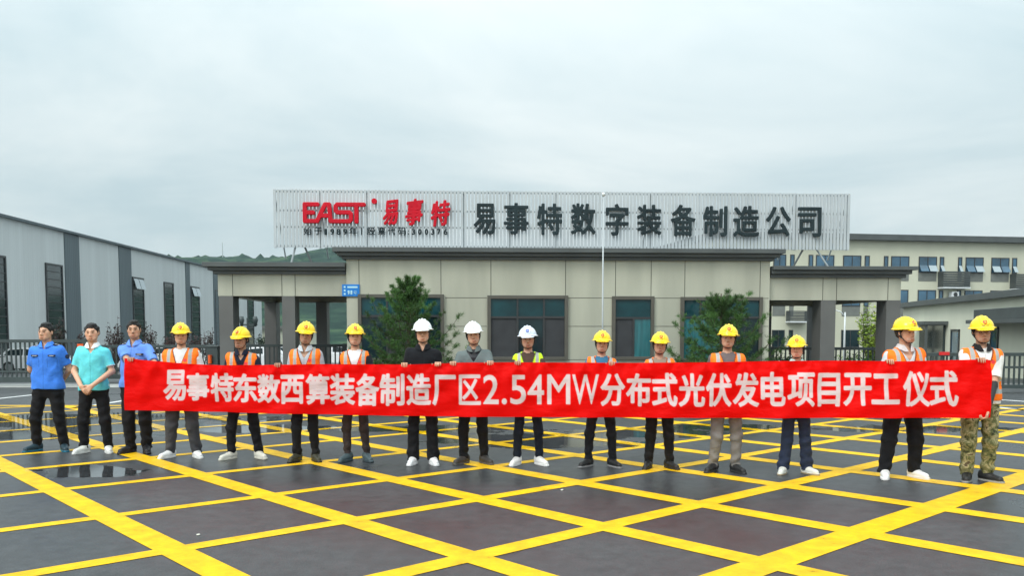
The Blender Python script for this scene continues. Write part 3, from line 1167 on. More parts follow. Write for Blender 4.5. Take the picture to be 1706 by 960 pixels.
m_corr = corr_mat('pale_corrugated_steel', (0.55, 0.585, 0.59))
m_band = corr_mat('slate_corrugated_steel', (0.085, 0.115, 0.13))
MB().box(uA, uB, 0, 34, -1.4, zf).build('wall', m_corr, fac)
rf = MB()
rf.prism([(-.25, zf - .02), (-.25, zf + .14), (17, zf + 1.6), (34.25, zf + .14), (34.25, zf - .02), (17, zf + 1.3)], 'x', uA - .2, uB + .2)
rf.build('roof', m_band, fac)
for x0, x1 in ((110, 134), (200, 220), (310, 317), (356, 363.5)):
    MB().box(WU(x0), WU(x1), -.06, 0, -1.3, zf - .03).build('cladding_band', m_band, fac)
m_fwin = mat('hall_window_glass', (0.018, 0.028, 0.030), 0.10, var=0.6, vscale=0.5, spec=0.8)
m_vent = mat('pale_glass', (0.35, 0.42, 0.45), 0.15)
zwt = 6.15
for x0, x1, vent in ((-150, -110, 0), (-45, 11, 0), (77, 105, 0), (221, 239.5, 1), (273.5, 289, 0), (318, 332, 1), (358, 367, 0), (412, 422, 0)):
    a, b = WU(x0), WU(x1)
    f = MB()
    zb_ = -.7
    f.box(a, a + .12, -.10, 0, zb_, zwt)
    f.box(b - .12, b, -.10, 0, zb_, zwt)
    f.box(a + .12, b - .12, -.10, 0, zwt - .12, zwt)
    nv = 13
    for k in range(1, nv):
        z = zb_ + (zwt - zb_) * k / nv
        f.box(a + .12, b - .12, -.09, 0, z - .022, z + .022)
    um = (a + b) / 2
    w = f.build('window', m_sash, fac)
    MB().box(a + .12, b - .12, -.04, -.001, zb_, zwt - .12).build('pane', m_fwin, w)
    if vent:
        for ua_, ub_ in ((a + .18, um - .06), (um + .06, b - .18)):
            h = MB()
            z1_ = zwt - .15
            h.hexa([(ua_, -.12, z1_ - .03), (ub_, -.12, z1_ - .03), (ub_, -.10, z1_), (ua_, -.10, z1_)],
                   [(ua_, -.36, z1_ - .86), (ub_, -.36, z1_ - .86), (ub_, -.33, z1_ - .84), (ua_, -.33, z1_ - .84)])
            h.build('vent_sash', m_vent, w)

# ------------------------------------------------------------------ office building behind on the right
OF = Frame((on_y(1416, 391, 65)[0], 65), math.radians(9.5))
off = empty('office_building', (OF.o[0], OF.o[1], 0), OF.a)
tag(off, 'beige three storey office building with blue windows behind the gatehouse', 'office building')
OU = lambda px, py=450: OF.at(px, py)[0]
OZ = lambda py, px=1500: OF.at(px, py)[1]
oa, ob_ = OU(1190), OU(1850)
zo = OZ(402)
m_owall = mat('beige_render', (0.55, 0.55, 0.43), 0.7, var=0.10, vscale=0.4, stretch=(1, 1, .3))
m_span = mat('grey_spandrel', (0.16, 0.17, 0.155), 0.6, var=.1)
MB().box(oa, ob_, 0, 14, -1.6, zo).build('wall', m_owall, off)
MB().box(oa - .3, ob_ + .3, -.5, 14.3, zo, OZ(392)).build('roof_edge', m_corn, off, bevel=.02)
pairs = [(1288, 1309, 0), (1316, 1323, 0), (1346.6, 1354, 0), (1358.7, 1389, 0), (1404, 1434, 0), (1440, 1448, 0), (1472, 1479, 0), (1484, 1514, 0), (1530, 1560, 1),
         (1565, 1572, 1), (1595.5, 1602, 1), (1608, 1637.6, 1), (1651, 1680.6, 1), (1685.6, 1693.5, 1), (1722, 1730, 0), (1735, 1765, 0)]
for ra, rb, rs in ((427, 453, 468), (483, 510, 527), (550, 578, 584)):
    for x0, x1, awn in pairs:
        if rs == 584 and x0 > 1500:
            continue
        a, b = OU(x0), OU(x1)
        zt_, zb_, zs_ = OZ(ra), OZ(rb), OZ(rs)
        f = MB()
        f.box(a, b, -.05, 0, zb_ - .06, zb_ + .02)
        f.box(a, b, -.05, 0, zt_ - .06, zt_)
        f.box(a, a + .06, -.049, 0, zb_, zt_)
        f.box(b - .06, b, -.049, 0, zb_, zt_)
        if b - a > .8:
            f.box((a + b) / 2 - .03, (a + b) / 2 + .03, -.048, 0, zb_, zt_)
        w = f.build('window', m_sash, off)
        MB().box(a + .06, b - .06, -.03, -.001, zb_ + .02, zt_ - .06).build('pane', m_blueg if ra < 500 else m_glass, w)
        if rs != 584:
            MB().box(a, b, -.03, -.001, zs_, zb_ - .06).build('spandrel', m_span, w)
        if awn and ra == 427:
            zm_ = (zt_ + zb_ * 1.0) / 2 - .08
            n_ = 2 if b - a > .8 else 1
            for q in range(n_):
                qa, qb = a + (b - a) * q / n_ + .05, a + (b - a) * (q + 1) / n_ - .05
                h = MB()
                h.hexa([(qa, -.06, zm_ - .02), (qb, -.06, zm_ - .02), (qb, -.05, zm_), (qa, -.05, zm_)], [(qa, -.32, zb_ + .05), (qb, -.32, zb_ + .05), (qb, -.30, zb_ + .08), (qa, -.30, zb_ + .08)])
                h.build('vent_sash', m_vent if (x0 + q) % 2 > .5 else m_blueg, w)
m_balc = mat('dark_louvre', (0.055, 0.065, 0.065), 0.5, var=.2, vscale=2)
for x0, x1, y0, y1 in ((1563, 1608, 452, 478.5), (1683, 1720, 455, 480), (1311, 1343, 519, 536), (1440, 1470, 452, 478)):
    a, b, z1_, z0_ = OU(x0), OU(x1), OZ(y0), OZ(y1)
    l = MB()
    nl = 7
    for k in range(nl):
        z = z0_ + (z1_ - z0_) * k / nl
        l.box(a, b, -.62, -.58, z + .02, z + (z1_ - z0_) / nl - .01)
    l.box(a, a + .05, -.58, 0, z0_, z1_)
    l.box(b - .05, b, -.58, 0, z0_, z1_)
    bl = l.build('balcony_screen', m_balc, off)
    MB().box(a - .03, b + .03, -.66, 0, z0_ - .10, z0_).build('slab', m_lite, bl)
ac = empty('air_conditioner', (0, 0, 0))
tag(ac, 'white outdoor air conditioner unit under the balcony of the office building', 'air conditioner')
ac.location, ac.rotation_euler = off.location, off.rotation_euler
a, b, z1_, z0_ = OU(1580), OU(1592), OZ(486), OZ(495.5)
MB().box(a, b, -.5, -.1, z0_, z1_).build('casing', m_lite, ac, bevel=.03)
MB().tube([((a + b) / 2, -.50, (z0_ + z1_) / 2), ((a + b) / 2, -.52, (z0_ + z1_) / 2)], .17, 18).build('fan_grille', m_sash, ac)
MB().box(a, b, -.48, 0, z0_ - .06, z0_ - .002).build('bracket', m_corn, ac)

# ------------------------------------------------------------------ low building at the right edge
pL, pR = on_y(1504, 506.5, 50), on_y(1706, 482, 32.4)
dd = (pR - pL)[:2]
sbA = math.atan2(dd[1], dd[0])
SF = Frame(pL[:2], sbA)
sbd = empty('side_building', (SF.o[0], SF.o[1], 0), sbA)
tag(sbd, 'low beige building with dark sloping eaves and awnings at the right edge', 'building')
KU = lambda px, py=540: SF.at(px, py)[0]
KZ = lambda px, py: SF.at(px, py)[1]
L_ = KU(1706) + 9
zs_ = pL[2] - .25
m_swall = mat('pale_cream_render', (0.70, 0.70, 0.56), 0.7, var=0.10, vscale=0.4, stretch=(1, 1, .3))
MB().box(0.15, L_, 0, 8, -1.2, zs_).build('wall', m_swall, sbd)
MB().box(-.15, L_ + .2, -.35, 8.3, zs_, zs_ + .27).build('roof_edge', m_corn, sbd, bevel=.01)
for x0, x1, y0 in ((1586, 1600, 549), (1652, 1665, 545)):
    f = MB()
    a, b, zt_ = KU(x0), KU(x1), KZ((x0 + x1) / 2, y0)
    f.box(a, a + .1, -.06, 0, zt_ - 1.5, zt_)
    f.box(b - .1, b, -.06, 0, zt_ - 1.5, zt_)
    f.box(a, b, -.06, 0, zt_ - .1, zt_ + .002)
    w = f.build('window', m_sash, sbd)
    MB().box(a + .1, b - .1, -.03, -.001, zt_ - 1.5, zt_ - .1).build('pane', m_blueg, w)
a, b, zt_ = KU(1531), KU(1580), KZ(1556, 538)
pw = MB()
pw.box(a, b, -1.1, -.001, zt_ - .12, zt_ + .05)
pch = pw.build('awning', m_corn, sbd)
MB().box(a + .6, b - .4, -.12, -.002, -.9, zt_ - .14).build('door', m_fwin, pch)
MB().box(a + .1, a + .2, -1.0, -.9, -.9, zt_ - .12).box(b - .2, b - .1, -1.0, -.9, -.9, zt_ - .12).build('post', m_corn, pch)
a, b, zt_ = KU(1652), L_ - 3, KZ(1680, 534)
aw = MB().box(a, b, -1.0, -.001, zt_ - .12, zt_ + .03).build('awning', m_corn, sbd)
MB().box(a + .3, b, -.8, -.1, zt_ + .03, zt_ + .45).build('duct', m_balc, aw, bevel=.02)

# small pale building far beyond the left canopy
lb = empty('distant_shed', (0, 0, 0))
tag(lb, 'small beige shed with pale roof seen through the left canopy', 'shed')
a, b = on_y(434, 572, 125), on_y(520, 545, 125)
MB().box(a[0], b[0], 125, 133, -1.4, b[2] - .35).build('wall', m_owall, lb)
MB().box(a[0] - .3, b[0] + .3, 124.6, 133.4, b[2] - .35, b[2] + .15).build('roof', m_span, lb)

# ------------------------------------------------------------------ banner
BT = [(207, 597), (235, 600), (262, 602), (300, 605.5), (330, 607.5), (370, 609), (440, 608.5), (530, 607), (610, 607.5), (690, 607.5), (745, 605.5), (760, 604.5), (850, 604), (950, 604.5),
      (1050, 605), (1180, 604), (1280, 602), (1400, 601), (1500, 602.5), (1580, 600.5), (1640, 599), (1650, 601)]
BB = [(207, 684), (300, 685), (400, 688), (480, 690), (600, 692), (700, 694), (800, 695), (1000, 696), (1200, 697), (1400, 697), (1560, 697), (1650, 696.5)]
bxt, byt = np.array(BT).T
bxb, byb = np.array(BB).T
ROW = [(83, 752), (160, 755), (230, 755), (305, 763), (408, 765), (510, 769), (595, 769), (705, 774), (790, 773), (880, 775), (1000, 778), (1098, 781), (1207, 787),
       (1325, 790), (1500, 797), (1628, 802)]
ROWP = [on_g(*q)[:2] for q in ROW]
_rx = np.array([q[0] for q in ROW], float)
_ry = np.array([q[1] for q in ROWP])
_c = np.polyfit(_rx, _ry, 3)
row_y = lambda px: float(np.polyval(_c, px))
GAP = 0.345
ban_y = lambda px: np.polyval(_c, px) - GAP


def smooth_interp(x, xp, fp, w=9.0):
    return (np.interp(x - w, xp, fp) + 2 * np.interp(x, xp, fp) + np.interp(x + w, xp, fp)) / 4


def ban_top_z(px):
    return float(on_y(px, float(np.interp(px, bxt, byt)), float(ban_y(px)))[2])


# printed characters: each glyph fitted to the box it fills on the cloth in the photo
BCH = [('易', 272.8, 310.8, 616.4, 668), ('事', 311.8, 348.8, 621.7, 667.7), ('特', 350.9, 390, 621.7, 670), ('东', 388.4, 429, 622.7, 671), ('数', 428.5, 467.5, 623.8, 671.9),
       ('西', 467.5, 507, 624.8, 673.4), ('算', 510, 549.2, 623.3, 674.4), ('装', 549.5, 591.7, 622.7, 675.5), ('备', 592.3, 632.2, 622.7, 677), ('制', 632.8, 674, 622.7, 676.5),
       ('造', 677, 718.3, 622.7, 676), ('厂', 720.4, 759.4, 624.8, 676), ('区', 764.7, 801.2, 624.4, 675), ('2', 804.8, 831.2, 624.4, 674), ('.', 836, 844.5, 664, 674),
       ('5', 850, 876.5, 624.8, 674.4), ('4', 878.7, 906.3, 624, 674.4), ('M', 911.6, 949.9, 624, 674), ('W', 953, 997.7, 624, 674), ('分', 1000, 1041.3, 622.4, 677),
       ('布', 1043, 1084.5, 622.4, 678), ('式', 1086.3, 1128.6, 621.7, 678), ('光', 1130.4, 1174.3, 622.4, 678), ('伏', 1176, 1218.8, 622, 678), ('发', 1221, 1264.6, 621, 678.6),
       ('电', 1267, 1308.8, 620, 677.2), ('项', 1312, 1356.6, 621, 678), ('目', 1362, 1400.2, 621.7, 678), ('开', 1405.4, 1452.3, 621.7, 676.8), ('工', 1451.8, 1498.7, 622.8, 674),
       ('仪', 1503.9, 1549.6, 618.6, 678), ('式', 1548.4, 1596.5, 617.7, 678)]
RK = 4.0
bw, bh = int((1650 - 207) * RK), int(110 * RK)
img = np.zeros((bh, bw), bool)
for ch, x0, x1, y0, y1 in BCH:
    bd = {'.': 0.0, 'M': 0.55, 'W': 0.45, '2': .9, '5': .9, '4': .9, '区': 1.0}.get(ch, 1.5)
    sub = raster(glyph_tris(ch), bw, bh, (x0 - 207 + bd) * RK, (y0 - 592 + bd) * RK, (x1 - 207 - bd) * RK, (y1 - 592 - bd) * RK)
    a0, a1 = int((x0 - 215) * RK), int((x1 - 199) * RK)
    a0 = max(a0, 0)
    img[:, a0:a1] |= dilate(sub[:, a0:a1], bd * RK) if bd > 0 else sub[:, a0:a1]
ink = blur(img, 2)
nu, nv = 1804, 122
uu = np.linspace(207, 1650, nu)
vv = np.linspace(0, 1, nv)
tops, bots = smooth_interp(uu, bxt, byt), smooth_interp(uu, bxb, byb)
PXg = np.repeat(uu[:, None], nv, 1)
PYg = tops[:, None] + (bots - tops)[:, None] * vv[None, :]
tt = (PXg - 207) / 134.0
v_ = vv[None, :]
rip = (0.010 * np.sin(2 * np.pi * (tt * 0.8 + .25 * v_)) * v_ + 0.006 * np.sin(2 * np.pi * (tt * 2.1 - .5 * v_ + .2)) * (0.3 + v_)
       + 0.0035 * np.sin(2 * np.pi * (tt * 4.7 + .8 * v_)) * (1 - v_) + 0.003 * np.sin(2 * np.pi * (tt * 1.3 + 2.2 * v_)))
HOLD = [217, 262, 330, 371, 440, 461, 530, 556, 625, 673, 724, 755, 817, 863, 905, 972, 1018, 1070, 1130, 1175, 1240, 1296, 1352, 1474, 1552, 1638]
for hpx in HOLD:                                         # creases that run down from each gripping hand
    for s, sl_ in ((-1, .55), (1, .7), (0, 0)):
        dx = (PXg - hpx) - s * sl_ * v_ * 70
        rip += -0.0130 * np.exp(-(dx / (3.5 + 22 * v_)) ** 2) * np.exp(-3.2 * v_) * np.minimum(.25 + 5 * v_, 1) * (1 if s else .8)
rip = rip * 2.1 + 0.02 * np.exp(-((PXg - 1600 - 45 * (1 - v_)) / 14) ** 2) * (0.3 + .7 * v_) - .016 * np.exp(-((PXg - 255 + 30 * v_) / 11) ** 2)
d_x = (PXg - CX) / F_PX
upg = -(PYg - CY) / F_PX
dy_ = math.cos(TILT) + upg * math.sin(TILT)
dz_ = -math.sin(TILT) + upg * math.cos(TILT)
Yb = ban_y(PXg)
tb = Yb / dy_
BV = np.stack([d_x * tb, Yb + rip, CAM_H + dz_ * tb], -1).reshape(-1, 3)
ix = np.clip(((PXg - 207) * RK).astype(int), 0, bw - 1)
iy = np.clip(((PYg - 592) * RK).astype(int), 0, bh - 1)
a = ink[iy, ix].reshape(-1, 1)
hem = np.clip(1 - np.abs(v_ - .012) / .006, 0, 1) + np.clip(1 - np.abs(v_ - .985) / .006, 0, 1)
red = np.array([[0.84, 0.002, 0.001]]) * (1 - .25 * np.repeat(hem, nu, 0).reshape(-1, 1))
bcol = red * (1 - a) + np.array([[0.80, 0.66, 0.68]]) * a
ii = np.arange(nu - 1)[:, None] * nv + np.arange(nv - 1)[None, :]
BQ = np.stack([ii, ii + 1, ii + nv + 1, ii + nv], -1).reshape(-1, 4)
m_ban, nt, p = new_mat('printed_banner_cloth')
at_ = nt.nodes.new('ShaderNodeAttribute')
at_.attribute_name = 'Col'
nt.links.new(at_.outputs['Color'], p.inputs['Base Color'])
p.inputs['Roughness'].default_value = .5
p.inputs['Specular IOR Level'].default_value = .10
t = nt.nodes.new('ShaderNodeTexCoord')
mpn = nt.nodes.new('ShaderNodeMapping')
mpn.inputs['Scale'].default_value = (1, 1, 2.2)
nt.links.new(t.outputs['Object'], mpn.inputs[0])
n = nt.nodes.new('ShaderNodeTexNoise')
n.inputs['Scale'].default_value, n.inputs['Detail'].default_value = 3.5, 5
nt.links.new(mpn.outputs[0], n.inputs['Vector'])
b = nt.nodes.new('ShaderNodeBump')
b.inputs['Strength'].default_value, b.inputs['Distance'].default_value = .65, .045
nt.links.new(n.outputs['Fac'], b.inputs['Height'])
nt.links.new(b.outputs[0], p.inputs['Normal'])
tl = nt.nodes.new('ShaderNodeBsdfTranslucent')
nt.links.new(at_.outputs['Color'], tl.inputs['Color'])
nt.links.new(b.outputs[0], tl.inputs['Normal'])
ms = nt.nodes.new('ShaderNodeMixShader')
ms.inputs[0].default_value = .30
nt.links.new(p.outputs[0], ms.inputs[1])
nt.links.new(tl.outputs[0], ms.inputs[2])
nt.links.new(ms.outputs[0], nt.nodes['Material Output'].inputs['Surface'])
ban = link('banner', np_mesh('banner', BV, BQ, bcol), m_ban)
tag(ban, 'long red cloth banner with white printed Chinese characters held across the row of people', 'banner')

# ------------------------------------------------------------------ people
m_skin = vcol_mat('skin', rough=.5, bump=.08, bscale=90, spec=.4)
m_hair = vcol_mat('hair', rough=.55, bump=.5, bscale=120, spec=.4)
m_cloth = vcol_mat('woven_cloth', rough=.85, bump=.8, bscale=9, sheen=.04, spec=.15, var=.10, vscale=14)
m_vest = vcol_mat('safety_vest_mesh', rough=.7, bump=.22, bscale=14, spec=.3, var=.06, vscale=10)
m_shoe = vcol_mat('shoe_leather', rough=.5, bump=.15, bscale=60, spec=.4)
m_hat = vcol_mat('hard_hat_plastic', rough=.28, spec=.5, var=.03, vscale=5, coat=.2)
m_strap = mat('black_webbing', (.012, .012, .014), .7)
m_wire = mat('glasses_wire', (.05, .045, .04), .3, metal=.7)
m_navyp = mat('embroidered_patch', (.012, .016, .045), .7, var=.3, vscale=80)
m_thread = mat('pale_thread', (.5, .53, .58), .7)
m_camo, nt, p = new_mat('camouflage_cloth')
t = nt.nodes.new('ShaderNodeTexCoord')
n = nt.nodes.new('ShaderNodeTexNoise')
n.inputs['Scale'].default_value, n.inputs['Detail'].default_value, n.inputs['Roughness'].default_value = 13, 3, .6
n.inputs['Distortion'].default_value = .8
nt.links.new(t.outputs['Object'], n.inputs['Vector'])
r = nt.nodes.new('ShaderNodeValToRGB')
r.color_ramp.interpolation = 'CONSTANT'
for k, (ps, c) in enumerate(((0, (.032, .038, .018)), (.40, (.11, .12, .045)), (.48, (.22, .21, .095)), (.56, (.38, .34, .19)), (.63, (.085, .062, .03)))):
    e = r.color_ramp.elements[k] if k < 2 else r.color_ramp.elements.new(ps)
    e.position, e.color = ps, (*c, 1)
nt.links.new(n.outputs['Fac'], r.inputs[0])
nt.links.new(r.outputs[0], p.inputs['Base Color'])
p.inputs['Roughness'].default_value = .9

A3 = lambda *q: np.array(q, float)
unit = lambda q: q / np.linalg.norm(q)


def rot_to(yaw, pitch=0.0, roll=0.0):
    """Yaw > 0 turns the face (which looks along -Y) towards +X; pitch > 0 lowers the chin."""
    return np.array(Matrix.Rotation(yaw, 3, 'Z') @ Matrix.Rotation(pitch, 3, 'X') @ Matrix.Rotation(roll, 3, 'Y'))


def rodr(v, ax, ang):
    return np.array(Matrix.Rotation(ang, 3, Vector(ax)) @ Vector(v))


def add_hand(V, w, fwd, side, nrm, curl, thumb=.5):
    """Palm, four jointed fingers of unequal length and a thumb; fingers bend towards nrm, the thumb leaves the palm on `side`."""
    fwd, nrm = unit(fwd), unit(nrm - fwd * (nrm @ unit(fwd)))
    side = unit(side - fwd * (side @ fwd) - nrm * (side @ nrm))
    ax = np.cross(fwd, nrm)
    for o in (.026, .009, -.009, -.026):
        V.put(rc(w + side * o * .55 + fwd * .008, w + fwd * .078 + side * o, .0165, .0125), .012)
    for o, s in ((.0315, .95), (.0105, 1.06), (-.0105, 1.0), (-.0315, .8)):
        q = w + fwd * .082 + side * o
        d, r0 = fwd.copy(), .0092
        for L, c in zip((.044 * s, .027 * s, .021 * s), curl):
            d = rodr(d, ax, c)
            e = q + d * L
            V.put(rc(q, e, r0, r0 - .0009), .004)
            q, r0 = e, r0 - .0009
    q = w + fwd * .028 + side * .024
    d = unit(side * .75 + fwd * .6 + nrm * thumb * .6)
    e = q + d * .042
    V.put(rc(q, e, .0135, .0105), .010)
    d = unit(d + fwd * .5 + nrm * thumb * .3)
    V.put(rc(e, e + d * .032, .0105, .0085), .004)


def fold_noise(x, y, z, s):
    return (np.sin(x * 31 + 3 * np.sin(z * 9 + s) + s) * np.sin(z * 17 + 2.5 * np.sin(x * 11 + s * 2) + y * 8)
            + .6 * np.sin(z * 37 + 4 * np.sin(x * 8 + s) + 5 * y))


def part(name, vx, m, root, colf=None, scale=(1, 1, 1)):
    V, Q = vx.mesh()
    c = colf(V) if callable(colf) else (np.repeat(np.array([colf], float), len(V), 0) if colf is not None else None)
    return link(name, np_mesh(name, V * np.array(scale), Q, c), m, root)


SKIN = A3(.60, .335, .22)


def person(i, px, py, topy, label, yaw=0.0, head=(0, 0, 0), w=1.0, belly=0.0, skin=1.0, pose=('grip', 'grip'), hx=(None, None),
           shirt=None, sleeve='short', shirt_hem=.86, cuff=None, collar=None, vneck=None, under=None, sleeve_col=None, vest=None, trousers=(.012, .012, .014),
           leg_r=1.0, flare=0.0, stance=.26, splay=22, shoe=(.7, .7, .68), sole=None, sock=None, hat=None, emblem=None, hairc=(.010, .009, .009), long_hair=False, glasses=False, inner=None, police=False, camo=False, strap=True, toe=(0, 0)):
    gx_, gy_ = ROWP[i]
    s_px = (py - HOR) / CAM_H
    H = (py - topy) / s_px
    S = H / (1.75 + (.055 if hat is not None else 0.0))
    face = math.atan2(-gx_, gy_)
    fy = face * .35 + math.radians(yaw)                   # mostly square to the row, a little towards the camera
    ow = A3(gx_, gy_, 0)
    cs, sn = math.cos(fy), math.sin(fy)

    def to_local(P):
        q = (np.array(P) - ow)
        return A3(cs * q[0] + sn * q[1], -sn * q[0] + cs * q[1], q[2]) / S
    hw = .162 * w
    # ---- joints
    tl_ = .011 * math.sin(i * 4.1 + 1)
    sh = [A3(-hw, .008, 1.388 - tl_), A3(hw, .008, 1.388 + tl_)]
    el, wr, hd = [None] * 2, [None] * 2, [None] * 2
    for k, sgn in ((0, -1), (1, 1)):
        ps = pose[k]
        if ps in ('grip', 'hide', 'corner'):
            hpx = hx[k] if hx[k] is not None else px + sgn * 33 * s_px / 134.0
            byw = float(ban_y(hpx))
            topz = ban_top_z(hpx)
            tp = to_local(on_y(hpx, 604, byw) * A3(1, 1, 0) + A3(0, 0, topz))
            fd = to_local(ow + A3(0, -1, 0)) * S            # banner normal towards the camera, in local axes
            fd = unit(fd * A3(1, 1, 0))
            if ps == 'grip':
                wr[k] = tp - fd * .050 + A3(0, 0, -.072)
                hd[k] = (A3(0, 0, 1) * .96 + fd * .26, A3(-sgn, 0, 0), fd - A3(0, 0, .2), (1.15, 1.2, .35), .5)
            elif ps == 'hide':
                wr[k] = tp - fd * .095 + A3(0, 0, -.20)
                hd[k] = (A3(0, 0, 1) * .97 + fd * .2, A3(-sgn, 0, 0), -fd, (.5, 1.4, 1.2), .4)
            else:
                wr[k] = tp - fd * .04 + A3(sgn * .02, 0, -.62 / S + .10)
                hd[k] = (A3(-sgn * .35, 0, -1) + fd * .25, fd, A3(-sgn, 0, 0), (.9, 1.2, .6), .4)
            a, b = sh[k], wr[k]
            L1, L2 = .30, .26
            dv = b - a
            dist = np.linalg.norm(dv)
            if dist > L1 + L2 - .01:
                L1 = L2 = (dist + .012) / 2
            dv = dv / dist
            ca = (L1 * L1 + dist * dist - L2 * L2) / (2 * L1 * dist)
            pole = A3(sgn * .18, .38, -1.0)
            pole = unit(pole - dv * (pole @ dv))
            el[k] = a + dv * L1 * ca + pole * L1 * math.sqrt(max(1 - ca * ca, 0))
        elif ps == 'clasp':
            el[k] = A3(sgn * .238 * w, -.01, 1.115)
            wr[k] = A3(sgn * .075 - .02, -.20 - belly - (.035 if sgn > 0 else 0), .935 if sgn > 0 else .925)
            hd[k] = (A3(-sgn * .72, -.15, -.70), A3(-sgn * .4, -.5, .3) if sgn > 0 else A3(0, -.2, 1.0), A3(-sgn * .2, .9 if sgn > 0 else .5, -.3), (.5, .7, .4), .3)
        elif ps == 'back':
            el[k] = A3(sgn * .235 * w, .08, 1.12)
            wr[k] = A3(sgn * .10, .20 + (.03 if sgn > 0 else 0), .965)
            hd[k] = (A3(-sgn * .9, .1, -.3), A3(0, 0, 1), A3(0, .9, -.2), (.6, .8, .4), .3)
    RH = rot_to(math.radians(head[0]) - fy + face * (0.85), math.radians(head[1]), math.radians(head[2] + 3.5 * math.sin(i * 5.3)))
    piv = A3(0, .01, 1.535)
    hxf = (RH, piv)
    g = 1 + .055 * math.sin(i * 2.3)                      # faces differ in width
    # ---- body: one continuous skin
    lo = A3(min(-.40, wr[0][0] - .17, el[0][0] - .1), min(-.30, wr[0][1] - .17, wr[1][1] - .17), -.005)
    hi = A3(max(.40, wr[1][0] + .17, el[1][0] + .1), max(.24, wr[0][1] + .16, wr[1][1] + .16), 1.80)
    B = Vox(lo, hi, .0068)
    B.put(prof([.80, .92, 1.05, 1.2, 1.36, 1.43, 1.47], [.13 * w, .15 * w, .14 * w, .15 * w, .155 * w, .11, .055], [.085, .095, .085 + belly * .6, .09 + belly * .5, .10, .075, .055], [.01, .01, 0, 0, .0, .01, .015]), 0)
    fx = stance / S / 2
    hipx = .088 * w
    ank = [A3(-fx * .93, .03 - toe[0], .085), A3(fx * .93, .03 - toe[1], .085)]
    kne = [(A3(-hipx, 0, .86) * .46 + ank[0] * .54) + A3(0, -.02, 0), (A3(hipx, 0, .86) * .46 + ank[1] * .54) + A3(0, -.02, 0)]
    rv = np.random.default_rng(100 + i)
    kne = [kne[k] + A3((-1, 1)[k] * rv.uniform(-.012, .022), -rv.uniform(0, .045), 0) for k in (0, 1)]
    for k in (0, 1):
        sgn = (-1, 1)[k]
        B.put(rc(A3(sgn * hipx, 0, .86), kne[k], .066, .044), .03)
        B.put(rc(kne[k], ank[k], .040, .029), .02)
        B.put(rc(ank[k] + A3(0, 0, -.035), ank[k] + A3(0, -.05, -.048), .028, .022), .02)
        B.put(rc(sh[k], el[k], .046 * w, .038), .04)
        B.put(rc(el[k], wr[k], .041, .0265), .02)
        add_hand(B, wr[k], *hd[k])
    B.put(rc((0, .018, 1.44), (0, .008, 1.59), .056, .052), .03)
    for pr, k_ in ((ell((0, .018, 1.660), (.077 * g, .094, .094)), .0), (ell((0, -.018, 1.608), (.0605 * g, .078, .082)), .03), (rc((-.022, -.068, 1.553), (.022, -.068, 1.553), .021), .025),
                   (rc((-.042 * g, -.050, 1.612), (-.046 * g, -.048, 1.628), .024), .025), (rc((.042 * g, -.050, 1.612), (.046 * g, -.048, 1.628), .024), .025),
                   (rc((-.036, -.066, 1.566), (-.052, -.022, 1.580), .018), .03), (rc((.036, -.066, 1.566), (.052, -.022, 1.580), .018), .03),
                   (rc((-.038, -.083, 1.668), (.038, -.083, 1.668), .011), .018), (rc((0, -.093, 1.652), (0, -.108, 1.612), .008, .0125), .012), (rc((-.012, -.099, 1.606), (.012, -.099, 1.606), .0085), .008)):
        B.put(pr, k_, xf=hxf)
    for sx in (-1, 1):
        B.put(ell((sx * .030, -.103, 1.645), (.017, .014, .0095)), .010, 'cut', hxf)
        B.put(ell((sx * .030, -.0795, 1.645), (.0135, .012, .010)), .004, xf=hxf)
        B.put(ell((sx * .079 * g, .012, 1.632), (.011, .022, .032)), .008, xf=hxf)
        B.put(rc((sx * .008, -.095, 1.5735), (sx * .018, -.090, 1.574), .0058, .004), .006, xf=hxf)
        B.put(rc((sx * .006, -.094, 1.5655), (sx * .014, -.090, 1.567), .0068, .0045), .006, xf=hxf)
    sk = SKIN * skin

    def body_col(V):
        P = (V - piv) @ RH + piv
        c = np.repeat(sk[None], len(V), 0)
        rngv = np.random.default_rng(i)
        x, y, z = np.abs(P[:, 0]), P[:, 1], P[:, 2]
        hdm = (z > 1.52) & (y < -.02)
        c[(z > 1.585) & (z < 1.63) & (x > .028) & (x < .062) & hdm] *= A3(1.04, .93, .92)
        c[(x < .026 - np.abs(z - 1.57) * .6) & (np.abs(z - 1.570) < .0085) & hdm & (y < -.075)] = sk * A3(.82, .55, .55)
        c[(x < .022) & (np.abs(z - 1.5700) < .0024) & hdm] = sk * A3(.30, .2, .2)
        br = (np.abs(z - (1.670 + .004 - .16 * np.abs(x - .032))) < .0052) & (x > .013) & (x < .050) & hdm
        c[br] = sk * .14
        ey = (((x - .031) / .0135) ** 2 + ((z - 1.6445) / .0045) ** 2 < 1) & hdm
        c[ey] = sk * A3(.42, .45, .52)
        c[ey & (np.abs(x - .030) < .0065)] = A3(.012, .009, .008)
        c[(np.abs(z - 1.6515) < .0024) & (x > .016) & (x < .045) & hdm] = sk * .16
        c[(np.abs(z - 1.6055) < .003) & (x > .004) & (x < .012) & (y < -.095)] = sk * .35
        st = (z < 1.592) & (z > 1.535) & hdm & (z < 1.5785 + .5 * x) & ~((x < .027) & (np.abs(z - 1.570) < .010))
        if not long_hair:
            c[st] *= A3(.90, .90, .92)
        if inner is not None:
            c[(V[:, 2] < 1.462) & (np.abs(V[:, 0]) < .10) & (V[:, 1] < .02)] = inner
        if under is not None:                              # a fitted long sleeve worn under the shirt
            for k in (0, 1):
                d1 = wr[k] - el[k]
                t_ = ((V - el[k]) @ d1) / (d1 @ d1)
                near = np.linalg.norm(V - el[k] - np.clip(t_, 0, 1)[:, None] * d1, axis=1) < .06
                c[near & (t_ < .97) & (t_ > -.3)] = under
        return c
